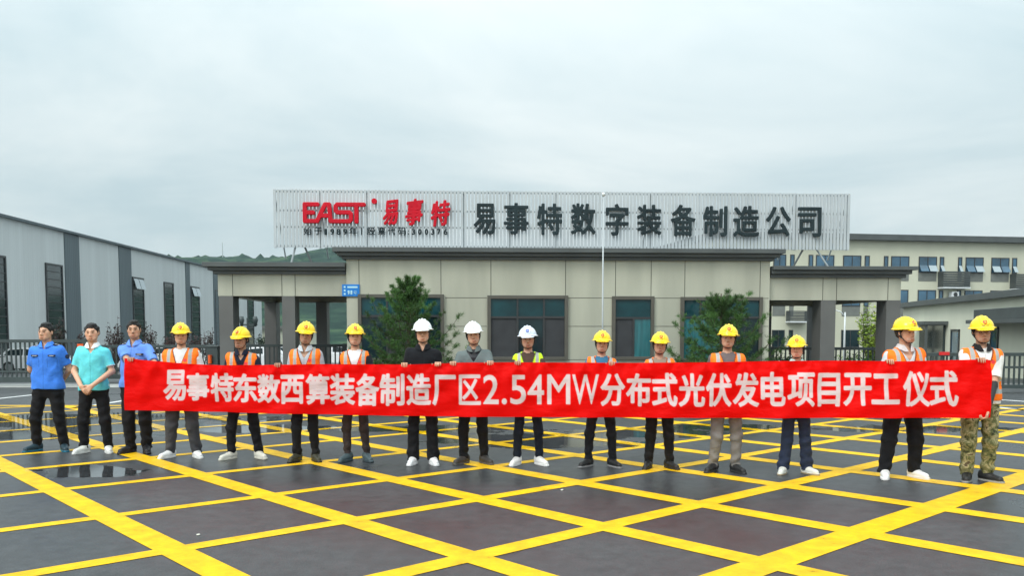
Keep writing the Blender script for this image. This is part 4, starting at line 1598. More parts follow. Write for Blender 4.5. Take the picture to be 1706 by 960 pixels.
    scl = (S, S, S)
    me_root = part('person', B, m_skin, None, body_col, scl)
    root = me_root
    root.location, root.rotation_euler = (gx_, gy_, 0.0), (0, math.radians(0.5 * math.sin(i * 2.7 + .5)), fy)
    tag(root, label, 'person', 'people lined up behind the banner')
    # ---- trousers
    tr = np.array(trousers, float)
    T = Vox((-.36 - fx * .4, -.27 - belly, .02), (.36 + fx * .4, .26, 1.06), .0085)
    T.put(prof([.745, .80, .88, .98, 1.045], [.145 * w, .165 * w, .168 * w, .152 * w, .140 * w], [.072, .106, .114, .106 + belly, .100 + belly], [.012, .012, .012, .006, .0]), 0)
    for k in (0, 1):
        sgn = (-1, 1)[k]
        T.put(rc(A3(sgn * hipx * 1.02, .004, .86), kne[k], .087 * leg_r * (.5 + .5 * w), .068 * leg_r), .03)
        T.put(rc(kne[k], ank[k] + A3(0, .008, -.02), .068 * leg_r, .056 * leg_r + flare), .03)
    T.put(rc((0, .01, .66), (0, .01, .5), .03, .012), .02, 'cut')
    x, y, z = T.X, T.Y, T.Z
    bunch = np.exp(-((z - .14) / .10) ** 2) * .0065 + np.exp(-((z - .50) / .12) ** 2) * .0035 + np.exp(-((z - .84) / .1) ** 2) * .004 + .0028
    T.F = T.F + bunch * fold_noise(x, y, z * 1.35, i * 1.7)
    T.F = np.maximum(T.F, (.052 if flare > 0 else .062) - z + 0 * x + 0 * y)

    def tr_col(V):
        c = np.repeat(tr[None], len(V), 0)
        c[np.abs(V[:, 2] - 1.03) < .016] *= .6
        seam = (np.abs(np.abs(V[:, 0]) - (.168 * w)) < .004) & (V[:, 2] > .6)
        c[seam] *= .7
        return c
    part('trousers', T, m_camo if camo else m_cloth, root, tr_col, scl)
    # ---- shoes
    so = A3(*(sole if sole is not None else shoe))
    for k in (0, 1):
        sgn = (-1, 1)[k]
        N_ = Vox((-.08, -.24, -.004), (.08, .12, .15), .007)
        N_.put(rc((0, .052, .050), (0, -.02, .052), .040, .042), 0)
        N_.put(rc((0, -.02, .052), (.006 * -sgn, -.135, .036), .043, .036), .03)
        N_.put(rc((0, .045, .085), (0, .02, .10), .040, .036), .025)
        N_.put(prof([0.0, .026], [.050, .047], [.136, .134], [-.045, -.045], 2.6), .006)
        N_.F = np.maximum(N_.F, -N_.Z + 0 * N_.X)
        ang = math.radians(splay) * sgn + math.radians(6 * math.sin(i * 3 + k))
        V, Q = N_.mesh()

        def sc_col(V):
            c = np.repeat(A3(*shoe)[None], len(V), 0)
            c[V[:, 2] < .024] = so
            top_ = (V[:, 2] > .112)
            c[top_] = A3(*(sock if sock is not None else (.03, .03, .03)))
            lc = (np.abs(V[:, 0]) < .018) & (V[:, 1] < -.02) & (V[:, 1] > -.10) & (V[:, 2] > .06)
            c[lc & (np.sin(V[:, 1] * 380) > 0)] *= .7
            return c
        c = sc_col(V)
        R = np.array(Matrix.Rotation(ang, 3, 'Z'))
        V = ((V * A3(1.04, 1.10, 1.04)) @ R.T) + A3(ank[k][0], ank[k][1] - .02, 0)
        link('shoe', np_mesh('shoe', V * S, Q, c), m_shoe, root)
    # ---- shirt
    sc_ = A3(*shirt)
    b_ = belly
    zs = [shirt_hem, 1.0, 1.12, 1.25, 1.34, 1.39, 1.425, 1.452, 1.478]
    aa = [.194 * w, .182 * w, .172 * w, .178 * w, .182 * w, .176 * w, .150 * w, .108, .076]
    bb = [.138 + b_ * .6, .130 + b_, .120 + b_, .122 + b_ * .5, .120, .110, .094, .080, .070]
    yy = [.008, .004, 0, .0, .002, .006, .010, .014, .016]
    lo = A3(min(-.42, el[0][0] - .12, wr[0][0] - .08), min(-.30 - b_, wr[0][1] - .06, wr[1][1] - .06), shirt_hem - .02)
    hi = A3(max(.42, el[1][0] + .12, wr[1][0] + .08), max(.25, wr[0][1] + .08, wr[1][1] + .08), 1.54)
    Sx = Vox(lo, hi, .008)
    Sx.put(prof(zs, aa, bb, yy, 2.5), 0)
    for k in (0, 1):
        d1 = el[k] - sh[k]
        if sleeve == 'long':
            Sx.put(rc(sh[k] * A3(.97, 1, 1), el[k], .058 * w, .054), .05)
            Sx.put(rc(el[k], el[k] + (wr[k] - el[k]) * .93, .057, .042), .02)
        else:
            e = sh[k] + d1 * .74
            f0, lo_, hi_ = rc(sh[k] * A3(.97, 1, 1), e + d1 * .1, .059 * w, .064)
            nd = unit(d1)
            Sx.put((lambda x, y, z, f0=f0, e=e, nd=nd: np.maximum(f0(x, y, z), (x - e[0]) * nd[0] + (y - e[1]) * nd[1] + (z - e[2]) * nd[2]), lo_, hi_), .04)
    x, y, z = Sx.X, Sx.Y, Sx.Z
    Sx.F = Sx.F + (.0034 + .003 * np.exp(-((z - .98) / .10) ** 2)) * fold_noise(x * .8, y, z * .8, i * 2.1 + 1)
    if vneck is not None:
        wed = lambda x, y, z: np.maximum(np.abs(x) - np.maximum((z - vneck) * .62, 0) - .001, y + .02)
        Sx.put((wed, (-.08, -.2, vneck - .01), (.08, 0, 1.52)), .003, 'cut')
    Sx.put((lambda x, y, z: (np.sqrt(x ** 2 + (y - .004) ** 2) - .062) + 0 * z, (-.07, -.07, 1.452), (.07, .07, 1.56)), .004, 'cut')

    def sh_col(V):
        c = np.repeat(sc_[None], len(V), 0)
        if sleeve_col is not None:
            c[(np.abs(V[:, 0]) > .150 * w)] = sleeve_col
        if cuff is not None:
            for k in (0, 1):
                d1 = el[k] - sh[k]
                t_ = ((V - sh[k]) @ d1) / (d1 @ d1)
                c[(t_ > .70) & (np.abs(V[:, 0]) > .19)] = cuff
        if collar is not None or police:                   # button placket
            c[(np.abs(V[:, 0]) < .004) & (V[:, 1] < -.04) & (V[:, 2] < (vneck or 1.4))] *= .72
        if police:
            for sx in (-1, 1):
                pk = (np.abs(V[:, 0] - sx * .10 * w) < .056) & (V[:, 1] < -.03)
                e1 = pk & ((np.abs(V[:, 2] - 1.285) < .004) | (np.abs(V[:, 2] - 1.255) < .003))
                e2 = (np.abs(np.abs(V[:, 0] - sx * .10 * w) - .056) < .004) & (V[:, 2] < 1.29) & (V[:, 2] > 1.16) & (V[:, 1] < -.03)
                c[e1 | e2] *= .66
        return c
    part('shirt', Sx, m_cloth, root, sh_col, scl)
    if collar is not None:
        K = Vox((-.14, -.15, 1.40), (.14, .13, 1.56), .006)

        def colf(x, y, z):
            R_ = .066 + np.clip(1.515 - z, 0, .1) * .55
            rr = np.sqrt(x ** 2 + (y - .008) ** 2)
            low = 1.470 - np.clip(-y, 0, .1) * .42
            d = np.maximum(np.abs(rr - R_) - .006, np.maximum(z - 1.515 + np.clip(-y, 0, .1) * .25, low - z))
            gap = (np.abs(x) - np.maximum(.010 + (z - 1.43) * .38, .004))
            return np.maximum(d, np.where(y < 0, -gap, -1))
        K.put((colf, (-.13, -.14, 1.41), (.13, .12, 1.55)), 0)
        part('collar', K, m_cloth, root, collar, scl)
    # ---- vest
    if vest is not None:
        ve = A3(*vest)
        Vv = Vox((-.33 * w - .02, -.26 - b_, .86), (.33 * w + .02, .24, 1.53), .008)
        a2 = [q + (.017 if k < 5 else .012) for k, q in enumerate(aa)]
        b2 = [q + .015 for q in bb]
        Vv.put(prof([.90] + zs[1:], a2, b2, yy, 2.5), 0)
        for k in (0, 1):
            Vv.put(rc(sh[k] * A3(.80, 1, 1), sh[k] * A3(.97, 1, 1), .071 * w, .069 * w), .03)
            d1 = unit(el[k] - sh[k])
            Vv.put(rc(sh[k] + A3((-1, 1)[k] * .078 * w, 0, .06), sh[k] + A3((-1, 1)[k] * .062 * w, 0, -.15), .062, .062), .006, 'cut')
        x, y, z = Vv.X, Vv.Y, Vv.Z
        Vv.F = Vv.F + .0022 * fold_noise(x * .7, y, z * .7, i * 1.3 + 2)
        wed = lambda x, y, z: np.maximum(np.abs(x) - np.maximum((z - 1.20) * .34, 0) - .004, y + .03 + 0 * z)
        Vv.put((wed, (-.13, -.25, 1.18), (.13, .0, 1.54)), .003, 'cut')
        Vv.put((lambda x, y, z: (np.sqrt(x ** 2 + (y - .010) ** 2) - (.074 + np.maximum(0, z - 1.46) * .8)) + 0 * z, (-.10, -.10, 1.43), (.10, .11, 1.56)), .004, 'cut')

        def v_col(V):
            c = np.repeat(ve[None], len(V), 0)
            x, y, z = V.T
            st = (np.abs(np.abs(x) - .118 * w) < .021) & (z > 1.0)
            st |= (np.abs(z - 1.13) < .024) | (np.abs(z - 1.0) < .024)
            c[st] = A3(.36, .37, .36)
            ed = (np.abs(np.abs(x) - (np.maximum((z - 1.20) * .34, 0) + .009)) < .0065) & (y < -.03)
            c[ed] = ve * A3(.25, .25, .3)
            em = ((x - .070 * w) ** 2 + (z - 1.315) ** 2 < .022 ** 2) & (y < 0)
            c[em] = A3(.78, .05, .06) if vest[0] > .8 else ve * .55
            return c
        part('safety_vest', Vv, m_vest, root, v_col, scl)
    if police:
        for k, sgn in ((0, -1), (1, 1)):
            q = sh[k] * A3(.80, 1, 1) + A3(0, 0, .056)
            pb_ = MB()
            pb_.hexa([q + A3(-.058, -.022, -.012 if sgn > 0 else -.040), q + A3(.058, -.022, -.040 if sgn > 0 else -.012), q + A3(.058, .026, -.040 if sgn > 0 else -.012), q + A3(-.058, .026, -.012 if sgn > 0 else -.040)],
                     [q + A3(-.058, -.022, .026 if sgn > 0 else -.002), q + A3(.058, -.022, -.002 if sgn > 0 else .026), q + A3(.058, .026, -.002 if sgn > 0 else .026), q + A3(-.058, .026, .026 if sgn > 0 else -.002)])
            o = pb_.build('epaulette', m_navyp, root, bevel=.004)
            o.scale = scl
            bt = MB()
            for t_ in (.3, .65):
                c_ = q + A3(sgn * (-.05 + .1 * t_), -.001, .028 - .028 * t_)
                bt.box(c_[0] - .007, c_[0] + .007, c_[1] - .018, c_[1] + .018, c_[2] - .008, c_[2] + .008)
            bo = bt.build('rank_bar', m_thread, o)
            cx_, cy_, cz_ = sgn * .10 * w, -(np.interp(1.31, zs, bb) + .003) * (1 - (.10 / .195) ** 2.5) ** .4, 1.318
            tg = MB().box(cx_ - .046, cx_ + .046, cy_ - .006, cy_ + .02, cz_ - .013, cz_ + .013)
            to = tg.build('name_tape', m_navyp, root, bevel=.002)
            to.scale = scl
            MB().box(cx_ - .030, cx_ + .030, cy_ - .0075, cy_ - .004, cz_ - .004, cz_ + .004).build('embroidery', m_thread, to)
        d1 = el[1] - sh[1]
        q = sh[1] + d1 * .38 + A3(.056 * w, -.030, .012)
        bd = MB().tube([q + A3(-.014, .012, 0), q + A3(.004, -.006, 0)], .029, 12)
        bo = bd.build('sleeve_badge', m_navyp, root)
        bo.scale = scl
    # ---- hair
    Hh = Vox((-.17, -.20, 1.45), (.17, .20, 1.83), .0065)
    gr = .012 if hat is not None else .009
    Hh.put(ell((0, .020, 1.664), (.078 * g + gr * .6, .094 + gr, .094 + gr)), 0, xf=hxf)
    P0, nrm_ = A3(0, -.094 if not hat else -.06, 1.716 if not hat else 1.705), unit(A3(0, -.128, -.112))
    Hl = [A3(-1, 0, 0), A3(1, 0, 0)]
    if hat is not None:
        Hh.put((lambda x, y, z: -((y - P0[1]) * nrm_[1] + (z - P0[2]) * nrm_[2]) + 0 * x, (-.16, -.19, 1.45), (.16, .19, 1.82)), .010, 'cut', hxf)
    else:                                                 # hairline: forehead, temples, sideburns, nape
        Hh.put((lambda x, y, z: .7 * (z - np.interp(y, [-.11, -.080, -.055, -.034, -.012, .03, .10], [1.716, 1.712, 1.700, 1.668, 1.622, 1.590, 1.572]) - .06 * np.maximum(.03 - np.abs(x), 0) * (1 if i != 0 else -1) - .004 * np.sin(x * 170 + i)), (-.16, -.19, 1.45), (.16, .19, 1.82)), .012, 'cut', hxf)
    if long_hair:
        for sx in (-1, 1):
            Hh.put(rc((sx * .078, -.012, 1.68), (sx * .080, .0, 1.575), .022, .020), .02, xf=hxf)
        Hh.put(rc((-.06, -.078, 1.692), (.05, -.086, 1.690), .016, .014), .015, xf=hxf)
        Hh.put(ell((0, .06, 1.60), (.075, .05, .06)), .02, xf=hxf)
    else:
        for sx in (-1, 1):
            Hh.put(rc((sx * .074 * g, -.012, 1.70), (sx * .073 * g, -.014, 1.645), .014, .007), .012, xf=hxf)
            Hh.put(rc((sx * .072 * g, .03, 1.70), (sx * .070 * g, .05, 1.61), .020, .016), .02, xf=hxf)
    if not hat:
        Hh.put(ell((.010, .0, 1.748), (.050, .065, .018)), .03, xf=hxf)
    Hh.put((lambda x, y, z: (z - 1.565) + 0 * x + 0 * y, (-.16, -.19, 1.46), (.16, .19, 1.57)), .01, 'cut', hxf)
    Hh.F = Hh.F + .0032 * np.sin(Hh.X * 150 + 50 * Hh.Z + i) * np.sin(Hh.Y * 130 + 60 * Hh.X) + .0025 * np.sin(Hh.X * 61 + i * 2) * np.sin(Hh.Z * 80)
    part('hair', Hh, m_hair, root, hairc, scl)
    # ---- hard hat
    if hat is not None:
        hc = A3(*hat)
        K = Vox((-.19, -.25, 1.63), (.19, .24, 1.88), .0065)
        dome = ell((0, .004, 1.690), (.116, .140, .118))
        K.put((lambda x, y, z: np.maximum(dome[0](x, y, z), 1.684 - z - .06 * y), dome[1], dome[2]), 0, xf=hxf)
        K.put((lambda x, y, z: np.maximum((np.sqrt((x / .136) ** 2 + ((y + .006) / .165) ** 2) - 1) * .13, np.abs(z - 1.687 + .05 * y + .25 * x * x) - .0055), (-.14, -.18, 1.66), (.14, .17, 1.71)), .010, xf=hxf)
        K.put((lambda x, y, z: np.maximum((np.sqrt((x / .086) ** 2 + ((y + .115) / .088) ** 2) - 1) * .08, np.abs(z - 1.682 - .10 * (y + .14) + 1.1 * x * x) - .0055), (-.09, -.21, 1.65), (.09, -.02, 1.71)), .010, xf=hxf)
        for off_ in (-.034, 0, .034):
            th = np.linspace(math.radians(28), math.radians(150), 9)
            rx_ = math.sqrt(1 - (off_ / .116) ** 2)
            P = [A3(off_, .004 - .141 * math.cos(q) * rx_, 1.690 + .118 * math.sin(q) * rx_) for q in th]
            for a, b in zip(P, P[1:]):
                K.put(rc(a, b, .0095 if off_ else .013), .010, xf=hxf)
        K.put((lambda x, y, z: (np.sqrt((x / .100) ** 2 + ((y - .004) / .122) ** 2 + ((z - 1.66) / .118) ** 2) - 1) * .1, (-.10, -.12, 1.63), (.10, .13, 1.78)), .003, 'cut', hxf)

        def h_col(V):
            P = (V - piv) @ RH + piv
            c = np.repeat(hc[None], len(V), 0)
            if emblem is not None:
                x, y, z = P.T
                rr = np.hypot(x, (z - 1.757) * 1.05)
                fr_ = y < -.05
                c[fr_ & (rr < .023) & (rr > .010)] = emblem
                c[fr_ & (rr < .006)] = emblem
                c[fr_ & (np.abs(x) < .032) & (np.abs(z - 1.722) < .0055) & (np.sin(x * 420) > -.5)] = A3(.10, .06, .02) if hat[2] < .3 else A3(.08, .12, .3)
            return c
        hh = part('hard_hat', K, m_hat, root, h_col, scl)
        if strap:
            to_w = lambda q: RH @ (np.array(q) - piv) + piv
            sp = MB().tube([to_w(q) for q in ((-.098, .0, 1.69), (-.086 * g, -.012, 1.64), (-.076 * g, -.028, 1.585), (-.045, -.062, 1.535), (0, -.078, 1.522), (.045, -.062, 1.535), (.076 * g, -.028, 1.585), (.086 * g, -.012, 1.64), (.098, .0, 1.69))], .0062, 6)
            so_ = sp.build('chin_strap', m_strap, hh)
            so_.scale = scl
            for sx in (-1, 1):
                bk = MB().tube([to_w(q) for q in ((sx * .088 * g, .03, 1.685), (sx * .087 * g, .02, 1.625), (sx * .076 * g, -.02, 1.59))], .010, 6)
                k2 = bk.build('harness', m_strap, hh)
                k2.scale = scl
    if glasses:
        to_w = lambda q: RH @ (np.array(q) - piv) + piv
        gm = MB()
        for sx in (-1, 1):
            ring = [to_w((sx * .031 + .024 * math.cos(q), -.112 + .010 * abs(math.cos(q)), 1.645 + .018 * math.sin(q))) for q in np.linspace(0, 2 * math.pi, 17)]
            gm.tube(ring, .0024, 5, cap=False)
            gm.tube([to_w((sx * .055, -.104, 1.648)), to_w((sx * .080 * g, -.06, 1.65)), to_w((sx * .084 * g, .01, 1.648))], .0022, 5)
        gm.tube([to_w((-.008, -.113, 1.648)), to_w((.008, -.113, 1.648))], .0022, 5)
        go = gm.build('glasses', m_wire, root)
        go.scale = scl
    return root


YEL, WHT, ORG = (.95, .66, .0), (.83, .85, .85), (1.0, .19, .008)
RED_E, BLU_E = (.55, .05, .02), (.06, .10, .45)
BLK = (.011, .011, .013)
PEOPLE = [
    dict(label='hatless man in blue uniform shirt with black epaulettes, hands behind his back, facing left', head=(-30, 3, 0), yaw=-6, pose=('back', 'back'), shirt=(.055, .21, .74), collar=(.07, .25, .80), vneck=1.40, police=True,
         shirt_hem=.86, w=1.10, stance=.40, splay=28, shoe=(.012, .035, .05), sole=(.02, .16, .25), trousers=BLK, leg_r=1.08, hairc=(.006, .006, .006)),
    dict(label='man in turquoise polo shirt with white collar, hands clasped in front', head=(-8, 4, 0), pose=('clasp', 'clasp'), shirt=(.135, .63, .69), collar=(.75, .78, .78), cuff=(.72, .78, .78), vneck=1.36, shirt_hem=.86,
         w=1.0, belly=.015, stance=.33, splay=28, shoe=(.70, .70, .66), sole=(.60, .60, .57), leg_r=1.06, skin=1.08),
    dict(label='hatless man in pale blue uniform shirt holding the left end of the banner', head=(-4, 2, 0), yaw=-8, pose=('grip', 'hide'), hx=(219, 262), shirt=(.13, .27, .72), collar=(.15, .30, .76), vneck=1.40, police=True, shirt_hem=.88,
         w=1.06, stance=.24, splay=24, shoe=BLK, leg_r=1.15, skin=.82, belly=.02),
    dict(label='stocky man in white tee, orange vest and grey jeans, holding the banner', head=(0, 2, 0), pose=('hide', 'hide'), hx=(276, 334), shirt=(.66, .66, .66), vest=ORG, trousers=(.060, .060, .066), w=1.15, belly=.05, stance=.36, splay=34,
         shoe=(.74, .74, .73), sole=(.66, .66, .64), leg_r=1.16, hat=YEL, emblem=RED_E, skin=.95, vneck=None),
    dict(label='man in navy polo and orange vest, yellow helmet turned to the left, cream shoes', head=(-24, 6, 0), pose=('hide', 'hide'), hx=(380, 437), shirt=(.012, .016, .032), collar=(.012, .016, .034), vneck=1.36, vest=ORG, w=1.04, stance=.38, splay=36,
         shoe=(.60, .58, .50), sole=(.55, .53, .45), hat=YEL, emblem=RED_E, skin=.74),
    dict(label='man in pale grey collared shirt under an orange vest, olive shoes', head=(0, 5, 0), pose=('grip', 'hide'), hx=(461, 532), shirt=(.44, .48, .52), sleeve='long', collar=(.50, .54, .58), vneck=1.34, vest=ORG, stance=.25, splay=26,
         shoe=(.040, .038, .022), sole=(.025, .022, .016), hat=YEL, emblem=RED_E, skin=.72, leg_r=.95),
    dict(label='slim man in white tee with black jacket sleeves and orange vest, teal grey shoes', head=(4, -2, 0), pose=('hide', 'hide'), hx=(571, 622), shirt=(.70, .70, .71), sleeve='long', sleeve_col=(.012, .013, .018), vest=ORG, trousers=(.050, .038, .036),
         stance=.26, splay=24, shoe=(.055, .085, .095), sole=(.04, .06, .07), hat=YEL, emblem=RED_E, w=.96, leg_r=.86, skin=.95, vneck=None),
    dict(label='man in black shirt with glasses and white hard hat, white shoes', head=(0, 2, 0), pose=('grip', 'grip'), hx=(673, 729), shirt=(.010, .011, .014), sleeve='long', collar=(.010, .011, .014), vneck=1.415, stance=.26, splay=18, flare=.022,
         shoe=(.78, .78, .78), sole=(.70, .70, .70), hat=WHT, skin=1.08, glasses=True, w=1.04),
    dict(label='man in grey zip jacket over a dark polo with white hard hat', head=(3, 2, 0), pose=('grip', 'grip'), hx=(755, 817), shirt=(.135, .165, .165), sleeve='long', collar=(.12, .145, .145), vneck=1.30, inner=(.012, .013, .018), stance=.28, splay=34, shoe=(.045, .040, .036),
         sole=(.09, .085, .075), hat=WHT, skin=.98, w=1.06, leg_r=.98),
    dict(label='man in yellow green vest and brown tee with emblemed white hard hat', head=(0, 4, 0), pose=('grip', 'hide'), hx=(863, 905), shirt=(.070, .045, .035), vest=(.56, .85, .015), trousers=(.014, .019, .030), stance=.30, splay=30,
         shoe=(.76, .76, .74), sole=(.72, .72, .70), hat=(.68, .74, .84), emblem=BLU_E, skin=.82, leg_r=.88, w=.98),
    dict(label='short man in orange vest over blue tee wearing black slip-ons and grey socks', head=(2, 2, 0), pose=('hide', 'grip'), hx=(976, 1018), shirt=(.04, .15, .26), vest=ORG, trousers=(.015, .016, .020), stance=.32, splay=34,
         shoe=(.012, .012, .012), sole=(.25, .25, .25), sock=(.22, .22, .25), hat=YEL, emblem=RED_E, skin=.84, leg_r=.92, w=1.0),
    dict(label='short man in orange vest over tan tee with dark trousers and black leather shoes', head=(3, 3, 0), pose=('hide', 'hide'), hx=(1076, 1124), shirt=(.28, .21, .16), vest=ORG, trousers=(.014, .014, .014), stance=.27, splay=28,
         shoe=(.016, .015, .014), hat=YEL, emblem=RED_E, skin=.80, leg_r=1.02, w=1.0),
    dict(label='man in grey tee and orange vest with pale grey trousers, mouth open', head=(0, -1, 0), pose=('hide', 'hide'), hx=(1180, 1236), shirt=(.14, .115, .115), vest=ORG, trousers=(.215, .20, .185), stance=.28, splay=30,
         shoe=(.013, .013, .013), sole=(.03, .03, .03), hat=YEL, emblem=RED_E, skin=.82, leg_r=1.04, w=1.05),
    dict(label='woman in yellow hard hat with dark hair and navy wide trousers', head=(-2, 2, 0), pose=('hide', 'hide'), hx=(1298, 1350), shirt=(.40, .55, .53), collar=(.42, .58, .55), vneck=1.37, vest=ORG, trousers=(.026, .036, .068), stance=.29, splay=30, flare=.018,
         shoe=(.66, .66, .60), sole=(.35, .28, .18), hat=YEL, emblem=RED_E, skin=1.02, long_hair=True, w=.95, leg_r=1.04),
    dict(label='heavy set man in pale shirt and orange vest looking to the right, white sneakers', head=(44, 2, 0), yaw=14, pose=('grip', 'hide'), hx=(1481, 1552), shirt=(.50, .54, .57), collar=(.55, .50, .50), vneck=1.32, vest=ORG, trousers=BLK,
         stance=.38, splay=22, shoe=(.74, .73, .71), sole=(.66, .64, .62), hat=YEL, emblem=RED_E, skin=.95, w=1.10, belly=.03, leg_r=1.18, hairc=(.02, .015, .01)),
    dict(label='man in camouflage trousers and orange vest with glasses holding the right end of the banner', head=(12, 5, 0), yaw=2, pose=('grip', 'corner'), hx=(1634, 1649), shirt=(.70, .70, .68), collar=(.015, .015, .017), vest=ORG, under=(.014, .013, .014), stance=.22, splay=30,
         shoe=(.014, .014, .014), sole=(.30, .30, .28), hat=YEL, emblem=RED_E, skin=.88, glasses=True, camo=True, w=1.05, leg_r=1.14),
]
TOPS = [540, 541, 536, 539, 546, 537, 541, 533, 537, 544, 552, 554, 542, 560, 530, 528]
for i, d in enumerate(PEOPLE):
    person(i, ROW[i][0], ROW[i][1], TOPS[i], **d)

# ------------------------------------------------------------------ gates and fences
m_gate = mat('dark_grey_gate_paint', (.040, .055, .055), .45, var=.15)
m_org = mat('orange_reflector', (.75, .10, .01), .4)
m_redp = mat('red_plastic', (.60, .02, .02), .4)


def barred(name, label, cat, x0, x1, Y, z0, z1, mid, band, step=.136, bar=.042, group=None, ang=0.0):
    """Sliding gate or railing: top and bottom rails, a middle rail, upright bars and end posts."""
    g = empty(name, (x0, Y, z0), ang)
    tag(g, label, cat, group)
    L, H = (x1 - x0) / math.cos(ang), z1 - z0
    MB().box(0, L, -.045, .045, H - .09, H).build('rail', m_gate, g)
    MB().box(0, L, -.055, .055, .10 if band else .06, .10 + band if band else .13).build('rail', m_gate, g)
    if mid:
        MB().box(0, L, -.03, .03, mid - .03, mid + .03).build('rail', m_gate, g)
    b = MB()
    n = int(L / step)
    for k in range(1, n):
        x = L * k / n
        b.box(x - bar / 2, x + bar / 2, -.018, .018, (.10 + band) if band else .13, H - .09)
    b.build('bar_panel', m_gate, g)
    for x in (0, L):
        MB().box(x - .07, x + .07, -.062, .062, .0, H + .02).build('post', m_gate, g)
    return g


zg = lambda py, Y: on_y(400, py, Y)[2]
xg = lambda px, Y: on_y(px, 580, Y)[0]
g1 = barred('sliding_gate', 'tall dark barred sliding gate at the far left behind the two hatless men', 'gate', xg(-190, 25.2), xg(142, 25.2), 25.2, 0, zg(566, 25.2), .42, .16)
MB().box(xg(131, 25.2) - xg(-190, 25.2), xg(141, 25.2) - xg(-190, 25.2), -.085, -.05, 1.04, 1.24).build('reflector', m_org, g1)
g2 = barred('sliding_gate', 'lower dark barred gate between the tall gate and the gate motor box', 'gate', xg(143, 27), xg(352, 27), 27.0, 0, zg(575, 27), .40, .14)
barred('fence', 'dark barred railing under the left canopy', 'fence', xg(402, 28.2), xg(574, 28.2), 28.2, 0, zg(574, 28.2), .18, 0, step=.15)
barred('fence', 'dark barred railing under the right canopy', 'fence', xg(1286, 28.6), xg(1500, 28.6), 28.6, 0, zg(579, 28.6), .18, 0, step=.15)
g3 = barred('sliding_gate', 'dark barred gate at the far right behind the man in camouflage trousers', 'gate', xg(1500, 22.6), xg(1830, 22.6), 22.6, 0, zg(588, 22.6), .66, .10)
MB().box(xg(1563, 22.6) - xg(1500, 22.6), xg(1580, 22.6) - xg(1500, 22.6), -.075, -.047, zg(592, 22.6), zg(586.5, 22.6)).build('reflector', m_redp, g3)
gm_ = empty('gate_motor', (xg(357, 26.3), 26.3, 0))
tag(gm_, 'dark gate motor cabinet with orange lamp beside the left canopy column', 'gate motor')
MB().box(-.17, .17, -.2, .2, 0, 1.12).build('cabinet', m_gate, gm_, bevel=.02)
MB().box(-.20, .20, -.23, .23, 1.121, 1.17).build('lid', m_gate, gm_, bevel=.01)
MB().tube([(-.05, -.25, .62), (-.05, -.25, .88)], .06, 12).build('lamp', m_org, gm_)

# ------------------------------------------------------------------ flagpole, lamps, camera pole, mast
fp = on_y(1003.5, 600, 23.0)
ftop = float(on_y(1004.5, 327, 23.0)[2])
fl = empty('flagpole', (fp[0], 23.0, 0))
tag(fl, 'slender white flagpole with ball top in front of the gatehouse', 'flagpole')
MB().tube([(0, 0, .12), (0, 0, 2.0), (0, 0, ftop)], [.026, .022, .016], 10).build('pole', m_slat, fl, smooth=True)
MB().tube([(0, 0, 0), (0, 0, .12)], [.12, .10], 14).build('base', m_conc, fl)
bl = Vox((-.1, -.1, -.1), (.1, .1, .1), .012)
bl.put(ell((0, 0, 0), (.055, .055, .055)))
V, Q = bl.mesh()
o = link('finial', np_mesh('finial', V, Q), m_lite, fl)
o.location = (0, 0, ftop + .05)


def lamp(px, ptop, Y, label, reach):
    q = on_y(px, 560, Y)
    h = float(on_y(px, ptop, Y)[2]) - gz(Y)
    r = empty('street_lamp', (q[0], Y, gz(Y)))
    tag(r, label, 'street lamp')
    MB().tube([(0, 0, 0), (0, 0, h * .6), (0, 0, h - .15)], [.07, .055, .04], 8).build('pole', m_lite, r, smooth=True)
    for s in reach:
        MB().tube([(0, 0, h - .4), (s * .25, 0, h - .12), (s * .6, 0, h - .02)], .03, 6).build('arm', m_lite, r, smooth=True)
        MB().box(s * .55, s * .95, -.08, .08, h - .04, h + .03).build('lamp_head', m_lite, r, bevel=.015)


lamp(1407, 516, 48, 'white street lamp with curved arm seen through the right canopy', (-1, ))
lamp(541, 542, 60, 'thin white lamp post seen through the left canopy', (.35, ))
cp = on_y(413, 560, 40)
cr = empty('camera_pole', (cp[0], 40, gz(40)))
tag(cr, 'dark pole with two dome security cameras seen through the left canopy', 'camera pole')
ch_ = float(on_y(413, 523, 40)[2]) - gz(40)
MB().tube([(0, 0, 0), (0, 0, ch_ - .2)], .05, 8).build('pole', m_gate, cr)
MB().box(-.35, .45, -.03, .03, ch_ - .55, ch_ - .48).build('arm', m_gate, cr)
for x in (-.28, .36):
    MB().tube([(x, 0, ch_ - .60), (x, 0, ch_ - .30), (x, 0, ch_ - .12)], [.05, .13, .09], 10).build('camera_dome', m_gate, cr, smooth=True)
mp_ = on_y(371, 428, 558)
mt = empty('radio_mast', (mp_[0], 558, mp_[2] - 3))
tag(mt, 'thin radio mast standing on the hill ridge', 'mast')
MB().tube([(0, 0, 0), (0, 0, on_y(371, 404, 558)[2] - mp_[2] + 3)], [.35, .18], 6).build('mast', m_rail, mt)

# ------------------------------------------------------------------ foliage
m_leaf = vcol_mat('leaves', rough=.6, spec=.25)
m_bark = mat('bark', (.075, .055, .04), .9, var=.3, vscale=6)


